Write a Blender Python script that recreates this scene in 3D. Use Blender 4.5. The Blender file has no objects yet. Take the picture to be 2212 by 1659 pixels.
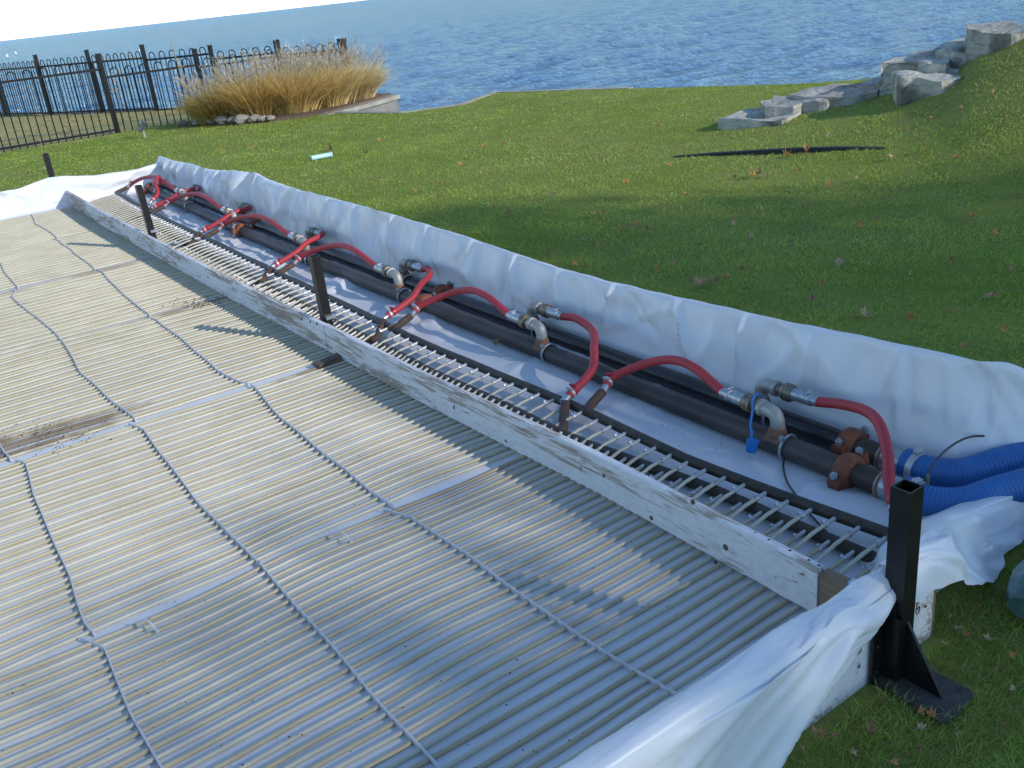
import bpy, bmesh, math, random
import numpy as np
from mathutils import Vector, Matrix, noise

random.seed(7); RNG = np.random.default_rng(11)
S = bpy.context.scene
COL = S.collection
rad = math.radians

# ------------------------------------------------------------------ camera
EYE = 1.55
PW, PH = 2212.0, 1659.0
FOC = 2040.0
ROLL = math.atan(.1114)
PITCH = math.atan((PH/2 - (88 - .1114*PW/2))*math.cos(ROLL)/FOC)

def _ray0(px, py):
    x, y = px - PW/2, py - PH/2
    c, s = math.cos(ROLL), math.sin(ROLL)
    xr, yr = x*c - y*s, x*s + y*c
    cp, sp = math.cos(PITCH), math.sin(PITCH)
    return (xr, FOC*cp - yr*sp, -FOC*sp - yr*cp)
_v = _ray0(-430, 136)
YAW = math.atan2(_v[0], _v[1])
def ray(px, py):
    r = _ray0(px, py); c, s = math.cos(YAW), math.sin(YAW)
    return Vector((r[0]*c - r[1]*s, r[0]*s + r[1]*c, r[2]))
def at(px, py, z=0.):
    r = ray(px, py); return r*((z-EYE)/r.z) + Vector((0, 0, EYE))
def atx(px, py, x):
    r = ray(px, py); return r*(x/r.x) + Vector((0, 0, EYE))
def aty(px, py, y):
    r = ray(px, py); return r*(y/r.y) + Vector((0, 0, EYE))

cam_d = bpy.data.cameras.new('camera'); cam = bpy.data.objects.new('camera', cam_d); COL.objects.link(cam)
cam_d.sensor_width = 36; cam_d.lens = FOC/PW*36; cam_d.clip_start = .05; cam_d.clip_end = 90000
_f = ray(PW/2, PH/2).normalized()
_r = (ray(PW/2+10, PH/2) - ray(PW/2, PH/2)).normalized()
_u = _r.cross(_f)
cam.matrix_world = Matrix(((_r.x, _u.x, -_f.x, 0), (_r.y, _u.y, -_f.y, 0), (_r.z, _u.z, -_f.z, EYE), (0, 0, 0, 1)))
S.camera = cam

# ------------------------------------------------------------------ light
SUN_EL = rad(25.5); SUN_AZ = math.atan2(.42, -.907)       # towards the sun: right of and behind the camera
SUNV = Vector((math.sin(SUN_AZ)*math.cos(SUN_EL), math.cos(SUN_AZ)*math.cos(SUN_EL), math.sin(SUN_EL)))
w = bpy.data.worlds.new('World'); S.world = w; w.use_nodes = True
nt = w.node_tree
sky = nt.nodes.new('ShaderNodeTexSky'); sky.sky_type = 'NISHITA'; sky.sun_disc = False
sky.sun_elevation = SUN_EL; sky.sun_rotation = SUN_AZ; sky.air_density = 1.0; sky.dust_density = .05; sky.ozone_density = 3.2
bg = nt.nodes['Background']; bg.inputs['Strength'].default_value = .15
nt.links.new(sky.outputs[0], bg.inputs[0])
sun_d = bpy.data.lights.new('sun', 'SUN'); sun_d.energy = 2.2; sun_d.angle = rad(.5); sun_d.color = (1, .94, .86)
sun = bpy.data.objects.new('sun', sun_d); COL.objects.link(sun)
sun.rotation_euler = SUNV.to_track_quat('Z', 'Y').to_euler(); sun.location = SUNV*40
S.view_settings.view_transform = 'Standard'; S.view_settings.look = 'None'
S.view_settings.exposure = 0.75; S.view_settings.gamma = 1; S.view_settings.use_curve_mapping = False
S.render.engine = 'CYCLES'
S.cycles.max_bounces = 6; S.cycles.transparent_max_bounces = 6

# ------------------------------------------------------------------ materials
def mat(name, col, rough=.5, metal=0., var=None, vscale=8., bump=0., bscale=60., stretch=(1, 1, 1), spec=None,
        transl=0., attr=None, detail=4., coat=0.):
    m = bpy.data.materials.new(name); m.use_nodes = True
    n, l = m.node_tree.nodes, m.node_tree.links
    b = n['Principled BSDF']; b.inputs['Roughness'].default_value = rough; b.inputs['Metallic'].default_value = metal
    if spec is not None: b.inputs['Specular IOR Level'].default_value = spec
    if coat: b.inputs['Coat Weight'].default_value = coat
    b.inputs['Base Color'].default_value = (*col, 1)
    tc = n.new('ShaderNodeTexCoord'); mp = n.new('ShaderNodeMapping'); mp.inputs['Scale'].default_value = stretch
    l.new(tc.outputs['Object'], mp.inputs[0])
    src = None
    if var is not None:
        t = n.new('ShaderNodeTexNoise'); t.inputs['Scale'].default_value = vscale; t.inputs['Detail'].default_value = detail
        t.inputs['Roughness'].default_value = .62
        l.new(mp.outputs[0], t.inputs['Vector'])
        r = n.new('ShaderNodeValToRGB'); r.color_ramp.elements[0].position = .36; r.color_ramp.elements[1].position = .66
        r.color_ramp.elements[0].color = (*col, 1); r.color_ramp.elements[1].color = (*var, 1)
        l.new(t.outputs['Fac'], r.inputs[0]); src = r.outputs[0]
    if attr:
        a = n.new('ShaderNodeAttribute'); a.attribute_name = attr; src = a.outputs['Color']
    if src: l.new(src, b.inputs['Base Color'])
    if bump:
        t2 = n.new('ShaderNodeTexNoise'); t2.inputs['Scale'].default_value = bscale; t2.inputs['Detail'].default_value = 5
        l.new(mp.outputs[0], t2.inputs['Vector'])
        bp = n.new('ShaderNodeBump'); bp.inputs['Strength'].default_value = bump; bp.inputs['Distance'].default_value = .01
        l.new(t2.outputs['Fac'], bp.inputs['Height']); l.new(bp.outputs[0], b.inputs['Normal'])
    if transl:
        tr = n.new('ShaderNodeBsdfTranslucent'); tr.inputs[0].default_value = (*col, 1)
        if src: l.new(src, tr.inputs[0])
        mx = n.new('ShaderNodeMixShader'); mx.inputs[0].default_value = transl
        l.new(b.outputs[0], mx.inputs[1]); l.new(tr.outputs[0], mx.inputs[2])
        l.new(mx.outputs[0], n['Material Output'].inputs['Surface'])
    return m

M = {}
M['liner'] = mat('white_plastic_sheet', (.82, .83, .845), .34, var=(.79, .80, .815), vscale=3, bump=.15, bscale=14, transl=.2)
M['tube_pale'] = mat('cream_tube', (.66, .62, .49), .36, var=(.58, .53, .40), transl=.2, vscale=5)
M['tube_tan'] = mat('tan_tube', (.60, .53, .36), .38, var=(.51, .44, .28), transl=.25, vscale=5)
M['spacer'] = mat('white_strip', (.80, .79, .81), .45, var=(.72, .71, .72), vscale=14, transl=.45)
M['header'] = mat('weathered_steel', (.030, .027, .019), .5, .25, var=(.075, .060, .040), vscale=16, bump=.3, bscale=90)
M['rusty'] = mat('rusty_steel', (.11, .060, .036), .7, .2, var=(.055, .040, .030), vscale=30, bump=.5, bscale=140)
M['cutend'] = mat('copper_rust', (.26, .12, .07), .7, .1, var=(.16, .08, .05), vscale=60)
M['pipe'] = mat('dark_pipe', (.034, .028, .024), .5, .1, var=(.085, .066, .052), vscale=7, bump=.15, bscale=70, stretch=(1, .35, 1))
M['pipe_black'] = mat('black_pipe', (.016, .014, .014), .34, .1, var=(.036, .030, .027), vscale=9, bump=.1, bscale=70)
M['stub'] = mat('brown_pipe_stub', (.045, .028, .020), .55, .2, var=(.07, .045, .03), vscale=25)
M['orange'] = mat('orange_primer', (.27, .075, .030), .7, 0, var=(.14, .048, .026), vscale=30, bump=.4, bscale=90)
M['red'] = mat('red_rubber', (.40, .028, .038), .6, 0, var=(.33, .028, .036), vscale=14, bump=.08, bscale=200)
M['redband'] = mat('red_clamp_band', (.40, .03, .04), .3, .2)
M['galv'] = mat('galvanised', (.46, .50, .52), .36, .75, var=(.34, .37, .38), vscale=40, bump=.15, bscale=160)
M['elbow'] = mat('dull_galvanised', (.42, .41, .37), .5, .45, var=(.30, .29, .26), vscale=30, bump=.25, bscale=120)
M['brass'] = mat('tarnished_brass', (.30, .25, .17), .4, .7, var=(.16, .14, .10), vscale=60)
M['steel'] = mat('bright_steel', (.50, .50, .51), .5, .6)
M['nipple'] = mat('grey_nipple', (.44, .44, .42), .5, .3)
M['bluehose'] = mat('blue_ribbed_pvc', (.020, .135, .36), .5, 0, var=(.015, .10, .30), vscale=10)
M['bluecap'] = mat('blue_plastic', (.010, .15, .45), .45)
M['bluetag'] = mat('faded_blue_plastic', (.05, .13, .20), .6)
M['black'] = mat('black_gloss_paint', (.005, .005, .006), .36, 0, var=(.010, .009, .009), vscale=24, bump=.1, bscale=120, spec=.4)
M['plate'] = mat('dusty_black_plate', (.035, .034, .033), .7, 0, var=(.06, .055, .05), vscale=30, bump=.3, bscale=150)
M['fence'] = mat('black_fence_paint', (.006, .007, .010), .5, spec=.25)
M['strip'] = mat('black_edging', (.012, .013, .016), .5, bump=.1)
M['wire'] = mat('grey_cable', (.05, .05, .055), .5)
M['dirt'] = mat('dirt', (.05, .035, .022), .9)
M['woodraw'] = mat('bare_wood', (.27, .19, .11), .75, var=(.17, .115, .065), vscale=3, stretch=(30, 4, 30), bump=.3)
M['woodgrey'] = mat('brown_damp_wood', (.15, .11, .075), .8, var=(.08, .058, .038), vscale=3, stretch=(5, 30, 30), bump=.3)
M['metalblue'] = mat('pale_blue_metal', (.50, .60, .70), .3, .5)
M['stone'] = mat('limestone', (.36, .345, .29), .9, var=(.50, .48, .41), vscale=5, bump=.9, bscale=16, detail=8)
M['stone_dark'] = mat('dark_limestone', (.27, .26, .22), .9, var=(.42, .40, .34), vscale=5, bump=.9, bscale=16, detail=8)
def crack(m):
    n, l = m.node_tree.nodes, m.node_tree.links; b = n['Principled BSDF']
    src = b.inputs['Base Color'].links[0].from_socket; tc = [x for x in n if x.type == 'TEX_COORD'][0]
    nn = n.new('ShaderNodeTexNoise'); nn.inputs['Scale'].default_value = 3; nn.inputs['Detail'].default_value = 5; l.new(tc.outputs['Object'], nn.inputs['Vector'])
    ad = n.new('ShaderNodeMixRGB'); ad.blend_type = 'ADD'; ad.inputs[0].default_value = .35; l.new(tc.outputs['Object'], ad.inputs[1]); l.new(nn.outputs['Color'], ad.inputs[2])
    mp = n.new('ShaderNodeMapping'); mp.inputs['Scale'].default_value = (1.0, 1.0, 8.0); l.new(ad.outputs[0], mp.inputs[0])
    v = n.new('ShaderNodeTexVoronoi'); v.feature = 'DISTANCE_TO_EDGE'; v.inputs['Scale'].default_value = 1.6; l.new(mp.outputs[0], v.inputs['Vector'])
    r = n.new('ShaderNodeValToRGB'); r.color_ramp.elements[0].position = .0; r.color_ramp.elements[1].position = .025; l.new(v.outputs['Distance'], r.inputs[0])
    r.color_ramp.elements[0].color = (.72, .70, .66, 1)
    mx = n.new('ShaderNodeMixRGB'); mx.blend_type = 'MULTIPLY'; mx.inputs[0].default_value = 1; l.new(src, mx.inputs[1]); l.new(r.outputs[0], mx.inputs[2])
    n2 = n.new('ShaderNodeTexNoise'); n2.inputs['Scale'].default_value = 2.2; n2.inputs['Detail'].default_value = 6; l.new(tc.outputs['Object'], n2.inputs['Vector'])
    r2 = n.new('ShaderNodeValToRGB'); r2.color_ramp.elements[0].position = .52; r2.color_ramp.elements[1].position = .64; l.new(n2.outputs['Fac'], r2.inputs[0])
    mx2 = n.new('ShaderNodeMixRGB'); mx2.inputs[2].default_value = (.15, .145, .115, 1); l.new(r2.outputs[0], mx2.inputs[0]); l.new(mx.outputs[0], mx2.inputs[1])
    l.new(mx2.outputs[0], b.inputs['Base Color'])
    bp = [x for x in n if x.type == 'BUMP'][0]; bp.inputs['Distance'].default_value = .03
    b2 = n.new('ShaderNodeBump'); b2.inputs['Strength'].default_value = .8; b2.inputs['Distance'].default_value = .03; l.new(r.outputs[0], b2.inputs['Height']); l.new(bp.outputs[0], b2.inputs['Normal']); l.new(b2.outputs[0], b.inputs['Normal'])
crack(M['stone']); crack(M['stone_dark'])
def stain(m, spots):
    n, l = m.node_tree.nodes, m.node_tree.links; b = n['Principled BSDF']; src = b.inputs['Base Color'].links[0].from_socket
    g = n.new('ShaderNodeNewGeometry'); acc = None
    nn = n.new('ShaderNodeTexNoise'); nn.inputs['Scale'].default_value = 9; nn.inputs['Detail'].default_value = 6; l.new(g.outputs['Position'], nn.inputs['Vector'])
    for (x, y, rx, ry, st) in spots:
        mp = n.new('ShaderNodeMapping'); mp.inputs['Location'].default_value = (-x/rx, -y/ry, 0); mp.inputs['Scale'].default_value = (1/rx, 1/ry, 0); l.new(g.outputs['Position'], mp.inputs[0])
        ln = n.new('ShaderNodeVectorMath'); ln.operation = 'LENGTH'; l.new(mp.outputs[0], ln.inputs[0])
        a = n.new('ShaderNodeMath'); a.operation = 'MULTIPLY_ADD'; l.new(nn.outputs['Fac'], a.inputs[0]); a.inputs[1].default_value = 1.6; l.new(ln.outputs['Value'], a.inputs[2])
        r = n.new('ShaderNodeValToRGB'); r.color_ramp.elements[0].position = .70; r.color_ramp.elements[1].position = 1.0
        h = n.new('ShaderNodeMath'); h.operation = 'MULTIPLY'; h.inputs[1].default_value = .5; l.new(a.outputs[0], h.inputs[0]); l.new(h.outputs[0], r.inputs[0])
        r.color_ramp.elements[0].color = (st, st, st, 1); r.color_ramp.elements[1].color = (0, 0, 0, 1)
        if acc is None: acc = r.outputs[0]
        else:
            m2 = n.new('ShaderNodeMixRGB'); m2.blend_type = 'LIGHTEN'; m2.inputs[0].default_value = 1; l.new(acc, m2.inputs[1]); l.new(r.outputs[0], m2.inputs[2]); acc = m2.outputs[0]
    mx = n.new('ShaderNodeMixRGB'); mx.inputs[2].default_value = (.16, .11, .065, 1); l.new(acc, mx.inputs[0]); l.new(src, mx.inputs[1]); l.new(mx.outputs[0], b.inputs['Base Color'])
SPOTS = [(.36, 4.13, .36, .12, .85), (.12, 4.20, .2, .10, .8), (1.42, 5.48, .34, .06, .7), (1.50, 3.93, .2, .05, .8), (1.30, 6.95, .35, .05, .6), (1.35, 2.47, .3, .06, .45), (.6, 6.95, .3, .04, .35)]
for q in ('tube_pale', 'tube_tan'): stain(M[q], SPOTS)
M['pebble'] = mat('pale_stone', (.32, .285, .24), .9, var=(.22, .19, .16), vscale=14, bump=.5)
M['concrete'] = mat('concrete', (.25, .235, .21), .9, var=(.17, .16, .14), vscale=3, bump=.4, bscale=40, detail=8)
M['cap'] = mat('pale_concrete', (.38, .355, .30), .9, var=(.27, .25, .21), vscale=4, bump=.3, bscale=40)
M['soil'] = mat('soil', (.10, .065, .045), .95, var=(.15, .10, .075), vscale=16, bump=.6, bscale=50)
M['teal'] = mat('teal_film', (.10, .19, .17), .2, 0, var=(.05, .10, .09), vscale=18, bump=.9, bscale=26, coat=.5)
M['tubebottle'] = mat('pale_aqua_plastic', (.45, .70, .72), .35)
M['lampmetal'] = mat('lamp_metal', (.16, .18, .20), .4, .6)
M['ink'] = mat('ink', (.02, .02, .03), .7)
M['bark'] = mat('bark', (.07, .055, .042), .9, bump=.6, bscale=20)
M['leafcrown'] = mat('crown_leaf', (.07, .10, .03), .7, transl=.25)
M['blade'] = mat('grass_blade', (.06, .12, .02), .6, attr='tint', transl=.3, spec=.2)
M['strawblade'] = mat('straw_blade', (.4, .27, .1), .6, attr='tint', transl=.25)
M['leaf'] = mat('dry_leaf', (.34, .20, .10), .75, var=(.22, .12, .06), vscale=18, transl=.2)
M['leaf_b'] = mat('pale_dry_leaf', (.50, .34, .19), .7, var=(.40, .25, .13), vscale=18, transl=.2)
M['leaf_c'] = mat('orange_leaf', (.56, .29, .10), .7, var=(.44, .20, .07), vscale=25, transl=.2)
M['white'] = mat('white_float', (.8, .8, .8), .4)

def lawn_mat(name, a, b, c):
    m = mat(name, a, .95, var=b, vscale=1.3, bump=.6, bscale=70, detail=6)
    n, l = m.node_tree.nodes, m.node_tree.links
    tc = [x for x in n if x.type == 'TEX_COORD'][0]; r = [x for x in n if x.type == 'VALTORGB'][0]
    t = n.new('ShaderNodeTexNoise'); t.inputs['Scale'].default_value = 45; t.inputs['Detail'].default_value = 6
    l.new(tc.outputs['Object'], t.inputs['Vector'])
    rr = n.new('ShaderNodeValToRGB'); rr.color_ramp.elements[0].position = .45; rr.color_ramp.elements[1].position = .7
    l.new(t.outputs['Fac'], rr.inputs[0])
    mx = n.new('ShaderNodeMixRGB'); mx.inputs[2].default_value = (*c, 1)
    l.new(rr.outputs[0], mx.inputs[0]); l.new(r.outputs[0], mx.inputs[1]); l.new(mx.outputs[0], n['Principled BSDF'].inputs['Base Color'])
    n['Principled BSDF'].inputs['Specular IOR Level'].default_value = .1
    return m
M['lawn'] = lawn_mat('lawn_turf', (.16, .20, .034), (.225, .26, .056), (.18, .17, .06))
M['yard'] = lawn_mat('dry_turf', (.27, .25, .08), (.35, .31, .12), (.44, .37, .18))

def painted_wood():
    m = bpy.data.materials.new('weathered_white_paint'); m.use_nodes = True
    n, l = m.node_tree.nodes, m.node_tree.links; b = n['Principled BSDF']; b.inputs['Roughness'].default_value = .65
    tc = n.new('ShaderNodeTexCoord')
    def nz(sc, stretch, det=5, rough=.6, dist=0.):
        mp = n.new('ShaderNodeMapping'); mp.inputs['Scale'].default_value = stretch; l.new(tc.outputs['Object'], mp.inputs[0])
        t = n.new('ShaderNodeTexNoise'); t.inputs['Scale'].default_value = sc; t.inputs['Detail'].default_value = det
        t.inputs['Roughness'].default_value = rough; t.inputs['Distortion'].default_value = dist
        l.new(mp.outputs[0], t.inputs['Vector']); return t.outputs['Fac']
    def ramp(f, a, bb, c0=(0, 0, 0, 1), c1=(1, 1, 1, 1)):
        r = n.new('ShaderNodeValToRGB'); r.color_ramp.elements[0].position = a; r.color_ramp.elements[1].position = bb
        r.color_ramp.elements[0].color = c0; r.color_ramp.elements[1].color = c1; l.new(f, r.inputs[0]); return r.outputs[0]
    def mix(f, a, bb, mode='MIX'):
        x = n.new('ShaderNodeMixRGB'); x.blend_type = mode
        for i, v in ((0, f), (1, a), (2, bb)):
            if hasattr(v, 'node'): l.new(v, x.inputs[i])
            else: x.inputs[i].default_value = v
        return x.outputs[0]
    grain = nz(3.0, (34, 2.2, 34), 6, .65, .6)
    big = nz(1.6, (2.0, 1.0, 6.0), 4, .6, .4)
    fine = nz(55, (1, .5, 1), 4, .7)
    wood = mix(ramp(grain, .35, .65), (.22, .165, .125, 1), (.36, .29, .23, 1))
    paint = mix(ramp(fine, .35, .7), (.60, .58, .57, 1), (.72, .71, .71, 1))
    s = n.new('ShaderNodeMath'); s.operation = 'MULTIPLY_ADD'; l.new(grain, s.inputs[0]); s.inputs[1].default_value = .62
    s2 = n.new('ShaderNodeMath'); s2.operation = 'MULTIPLY'; l.new(big, s2.inputs[0]); s2.inputs[1].default_value = .55
    l.new(s2.outputs[0], s.inputs[2])
    mask = ramp(s.outputs[0], .585, .65)
    flecks = ramp(nz(18, (1.2, .8, 1.6), 3, .5), .70, .74)
    c = mix(mask, paint, wood)
    c = mix(flecks, c, (.10, .08, .07, 1))
    l.new(c, b.inputs['Base Color'])
    bp = n.new('ShaderNodeBump'); bp.inputs['Strength'].default_value = .5; bp.inputs['Distance'].default_value = .004
    l.new(s.outputs[0], bp.inputs['Height']); l.new(bp.outputs[0], b.inputs['Normal'])
    return m
M['paintwood'] = painted_wood()

# ------------------------------------------------------------------ mesh helpers
class MB:
    def __init__(self): self.v, self.f = [], []
    def add(self, vs, fs):
        o = len(self.v); self.v += [tuple(p) for p in vs]; self.f += [tuple(i+o for i in q) for q in fs]; return self
    def box(self, c, s, rz=0., tilt=None):
        x, y, z = s[0]/2, s[1]/2, s[2]/2
        R = Matrix.Rotation(rz, 3, 'Z') if tilt is None else tilt
        vs = [Vector(c) + R @ Vector((sx*x, sy*y, sz*z)) for sz in (-1, 1) for sx, sy in ((-1, -1), (1, -1), (1, 1), (-1, 1))]
        return self.add(vs, [(3, 2, 1, 0), (4, 5, 6, 7), (0, 1, 5, 4), (1, 2, 6, 5), (2, 3, 7, 6), (3, 0, 4, 7)])
    def tube(self, pts, r, n=10, caps=True, squash=None):
        pts = [Vector(p) for p in pts]; k = len(pts)
        rs = [r]*k if not hasattr(r, '__len__') else list(r)
        vs, fs = [], []; N = None
        for i, p in enumerate(pts):
            t = (pts[min(i+1, k-1)] - pts[max(i-1, 0)])
            if t.length < 1e-9: t = Vector((0, 0, 1))
            t.normalize()
            if N is None:
                N = t.orthogonal().normalized()
            N = (N - t*N.dot(t)); N.normalize(); B = t.cross(N)
            for j in range(n):
                a = 2*math.pi*j/n
                vs.append(p + (N*math.cos(a) + B*math.sin(a))*rs[i])
        for i in range(k-1):
            for j in range(n):
                a, b = i*n+j, i*n+(j+1) % n
                fs.append((a, b, b+n, a+n))
        if caps: fs.append(tuple(reversed(range(n)))); fs.append(tuple(range((k-1)*n, k*n)))
        return self.add(vs, fs)
    def lathe(self, p, d, prof, n=14):          # prof: (distance along d, radius)
        d = Vector(d).normalized(); p = Vector(p)
        return self.tube2(p, d, prof, n)
    def tube2(self, p, d, prof, n):
        N = d.orthogonal().normalized(); B = d.cross(N); vs, fs = [], []
        for a_, r_ in prof:
            for j in range(n):
                a = 2*math.pi*j/n; vs.append(p + d*a_ + (N*math.cos(a) + B*math.sin(a))*r_)
        for i in range(len(prof)-1):
            for j in range(n):
                a, b = i*n+j, i*n+(j+1) % n; fs.append((a, b, b+n, a+n))
        fs.append(tuple(reversed(range(n)))); fs.append(tuple(range((len(prof)-1)*n, len(prof)*n)))
        return self.add(vs, fs)
    def prism(self, poly, z0, z1):
        n = len(poly); vs = [(x, y, z0) for x, y in poly] + [(x, y, z1) for x, y in poly]
        return self.add(vs, [tuple(reversed(range(n))), tuple(range(n, 2*n))] + [(i, (i+1) % n, (i+1) % n+n, i+n) for i in range(n)])
    def mesh(self, name, m, smooth=True, angle=40):
        me = bpy.data.meshes.new(name); me.from_pydata(self.v, [], self.f); me.update()
        if m is not None: me.materials.append(m)
        if smooth:
            me.shade_smooth()
            try: me.set_sharp_from_angle(angle=rad(angle))
            except Exception: pass
        return me
    def build(self, name, m, parent=None, smooth=True, angle=40):
        return link(name, self.mesh(name, m, smooth, angle), parent)
def link(name, me, parent=None):
    o = bpy.data.objects.new(name, me); COL.objects.link(o)
    if parent is not None:
        o.parent = parent
        off = world_loc(parent)
        o.location = (-off[0], -off[1], -off[2])       # meshes are written in world coordinates
        o['_p'] = 1; del o['_p']
    return o
_LOC = {}
def world_loc(o): return _LOC.get(o.name, (0, 0, 0))
def thing(name, label, cat, loc=(0, 0, 0), group=None):
    o = bpy.data.objects.new(name, None); COL.objects.link(o); o.location = loc; o.empty_display_size = .05
    _LOC[o.name] = tuple(loc); tag(o, label, cat, group); return o
def tag(o, label=None, cat=None, group=None, kind=None):
    if label: o['label'] = label
    if cat: o['category'] = cat
    if group: o['group'] = group
    if kind: o['kind'] = kind
    return o
def catmull(pts, n=8):
    P = [Vector(p) for p in pts]; P = [P[0]*2-P[1]] + P + [P[-1]*2-P[-2]]; out = []
    for i in range(1, len(P)-2):
        a, b, c, d = P[i-1:i+3]
        for k in range(n):
            t = k/n
            out.append(.5*((2*b) + (c-a)*t + (2*a-5*b+4*c-d)*t*t + (3*b-a-3*c+d)*t**3))
    out.append(P[-2]); return out
def nz(*a): return noise.noise(Vector(a))
def sst(a, b, x):
    t = min(1, max(0, (x-a)/(b-a))); return t*t*(3-2*t)
def interp(x, xs, ys):
    return float(np.interp(x, xs, ys))
def grid_faces(nr, nc, off=0):
    return [(off+r*nc+c, off+r*nc+c+1, off+(r+1)*nc+c+1, off+(r+1)*nc+c) for r in range(nr-1) for c in range(nc-1)]

# ------------------------------------------------------------------ terrain
HAZ = [0, 44, 47, 50, 54, 57, 59, 60.5, 62, 65, 75, 120, 180]; HZ = [0, 0, .01, .05, .13, .22, .37, .55, .66, .82, 1.0, 1.2, 1.2]
def hill_np(x, y):      # a grass bank that climbs to the right up to the row of boulders and falls away to the lake behind it
    r = np.hypot(x, y); z = np.interp(np.degrees(np.arctan2(x, y)), HAZ, HZ)
    a = np.clip((r-5.8)/4.2, 0, 1); b = np.clip((r-10.1)/1.6, 0, 1)
    return z*a*a*(3-2*a)*(1-b*b*(3-2*b))
def hill(x, y): return float(hill_np(np.float64(x), np.float64(y)))
def at_hill(px, py):
    r = ray(px, py).normalized(); t = 1.0
    for _ in range(4000):
        p = r*t + Vector((0, 0, EYE))
        if p.z <= hill(p.x, p.y): break
        t += .01
    return p

EDGE = [(-6, 50), (-2, 39.5), (3.4, 24.5), (3.96, 22.6), (4.65, 21.1), (5.3, 19.5), (6.2, 18.4), (7.1, 17.4), (7.9, 16.6), (8.0, 14.98),
        (6.42, 14.0), (6.8, 12.48), (7.65, 12.16), (8.73, 12.87), (9.6, 10.3), (10.3, 8.14), (12.6, 5.2), (15.5, 0), (19, -8), (22, -30),
        (-40, -30), (-40, 50)]
def inside(x, y, poly=EDGE):
    c = False; n = len(poly)
    for i in range(n):
        x1, y1 = poly[i]; x2, y2 = poly[(i+1) % n]
        if (y1 > y) != (y2 > y) and x < (x2-x1)*(y-y1)/(y2-y1)+x1: c = not c
    return c
def nearest_edge(x, y):
    best = None
    for i in range(len(EDGE)):
        a = Vector(EDGE[i]); b = Vector(EDGE[(i+1) % len(EDGE)]); d = b-a
        t = max(0, min(1, (Vector((x, y))-a).dot(d)/d.dot(d))); q = a+d*t; ds = (q-Vector((x, y))).length
        if best is None or ds < best[0]: best = (ds, q)
    return best
def ground_sheet(name, m, test, x0, x1, y0, y1, step):
    xs = np.arange(x0, x1+step/2, step); ys = np.arange(y0, y1+step/2, step)
    idx, vs, fs = {}, [], []
    pts = {}
    for i, x in enumerate(xs):
        for j, y in enumerate(ys):
            if inside(x, y): pts[i, j] = (x, y)
            else:
                ds, q = nearest_edge(x, y)
                if ds < step*1.3: pts[i, j] = (q.x, q.y)
    def vid(k):
        if k not in idx:
            x, y = pts[k]; idx[k] = len(vs)
            vs.append((x, y, hill(x, y) - .004 + .006*nz(x*1.5, y*1.5, 3)))
        return idx[k]
    for i in range(len(xs)-1):
        for j in range(len(ys)-1):
            ks = [(i, j), (i+1, j), (i+1, j+1), (i, j+1)]
            if all(k in pts for k in ks):
                cx, cy = xs[i]+step/2, ys[j]+step/2
                if test(cx, cy) and (inside(cx, cy) or nearest_edge(cx, cy)[0] < step*.6): fs.append(tuple(vid(k) for k in ks))
    o = MB().add(vs, fs).build(name, m); tag(o, kind='structure'); return o
YARD = lambda x, y: y > 16.4
FARL = lambda x, y: x < -6 or y < -6 or x > 16
ground_sheet('lawn', M['lawn'], lambda x, y: y < 16.4 and not FARL(x, y), -6, 16, -6, 16.5, .3)
ground_sheet('side_yard', M['yard'], lambda x, y: y > 16.2, -6.5, 9, 16.2, 50, .65)
o = MB().add([(-60, -60, -.03), (30, -60, -.03), (22, -30, -.03), (16, -4, -.03), (-4, -4, -.03), (-4, 30, -.03), (-8, 50, -.03), (-60, 50, -.03)],
             [(0, 1, 2, 3, 4, 5, 6, 7)]).build('garden_ground', M['lawn']); tag(o, kind='structure')

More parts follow.
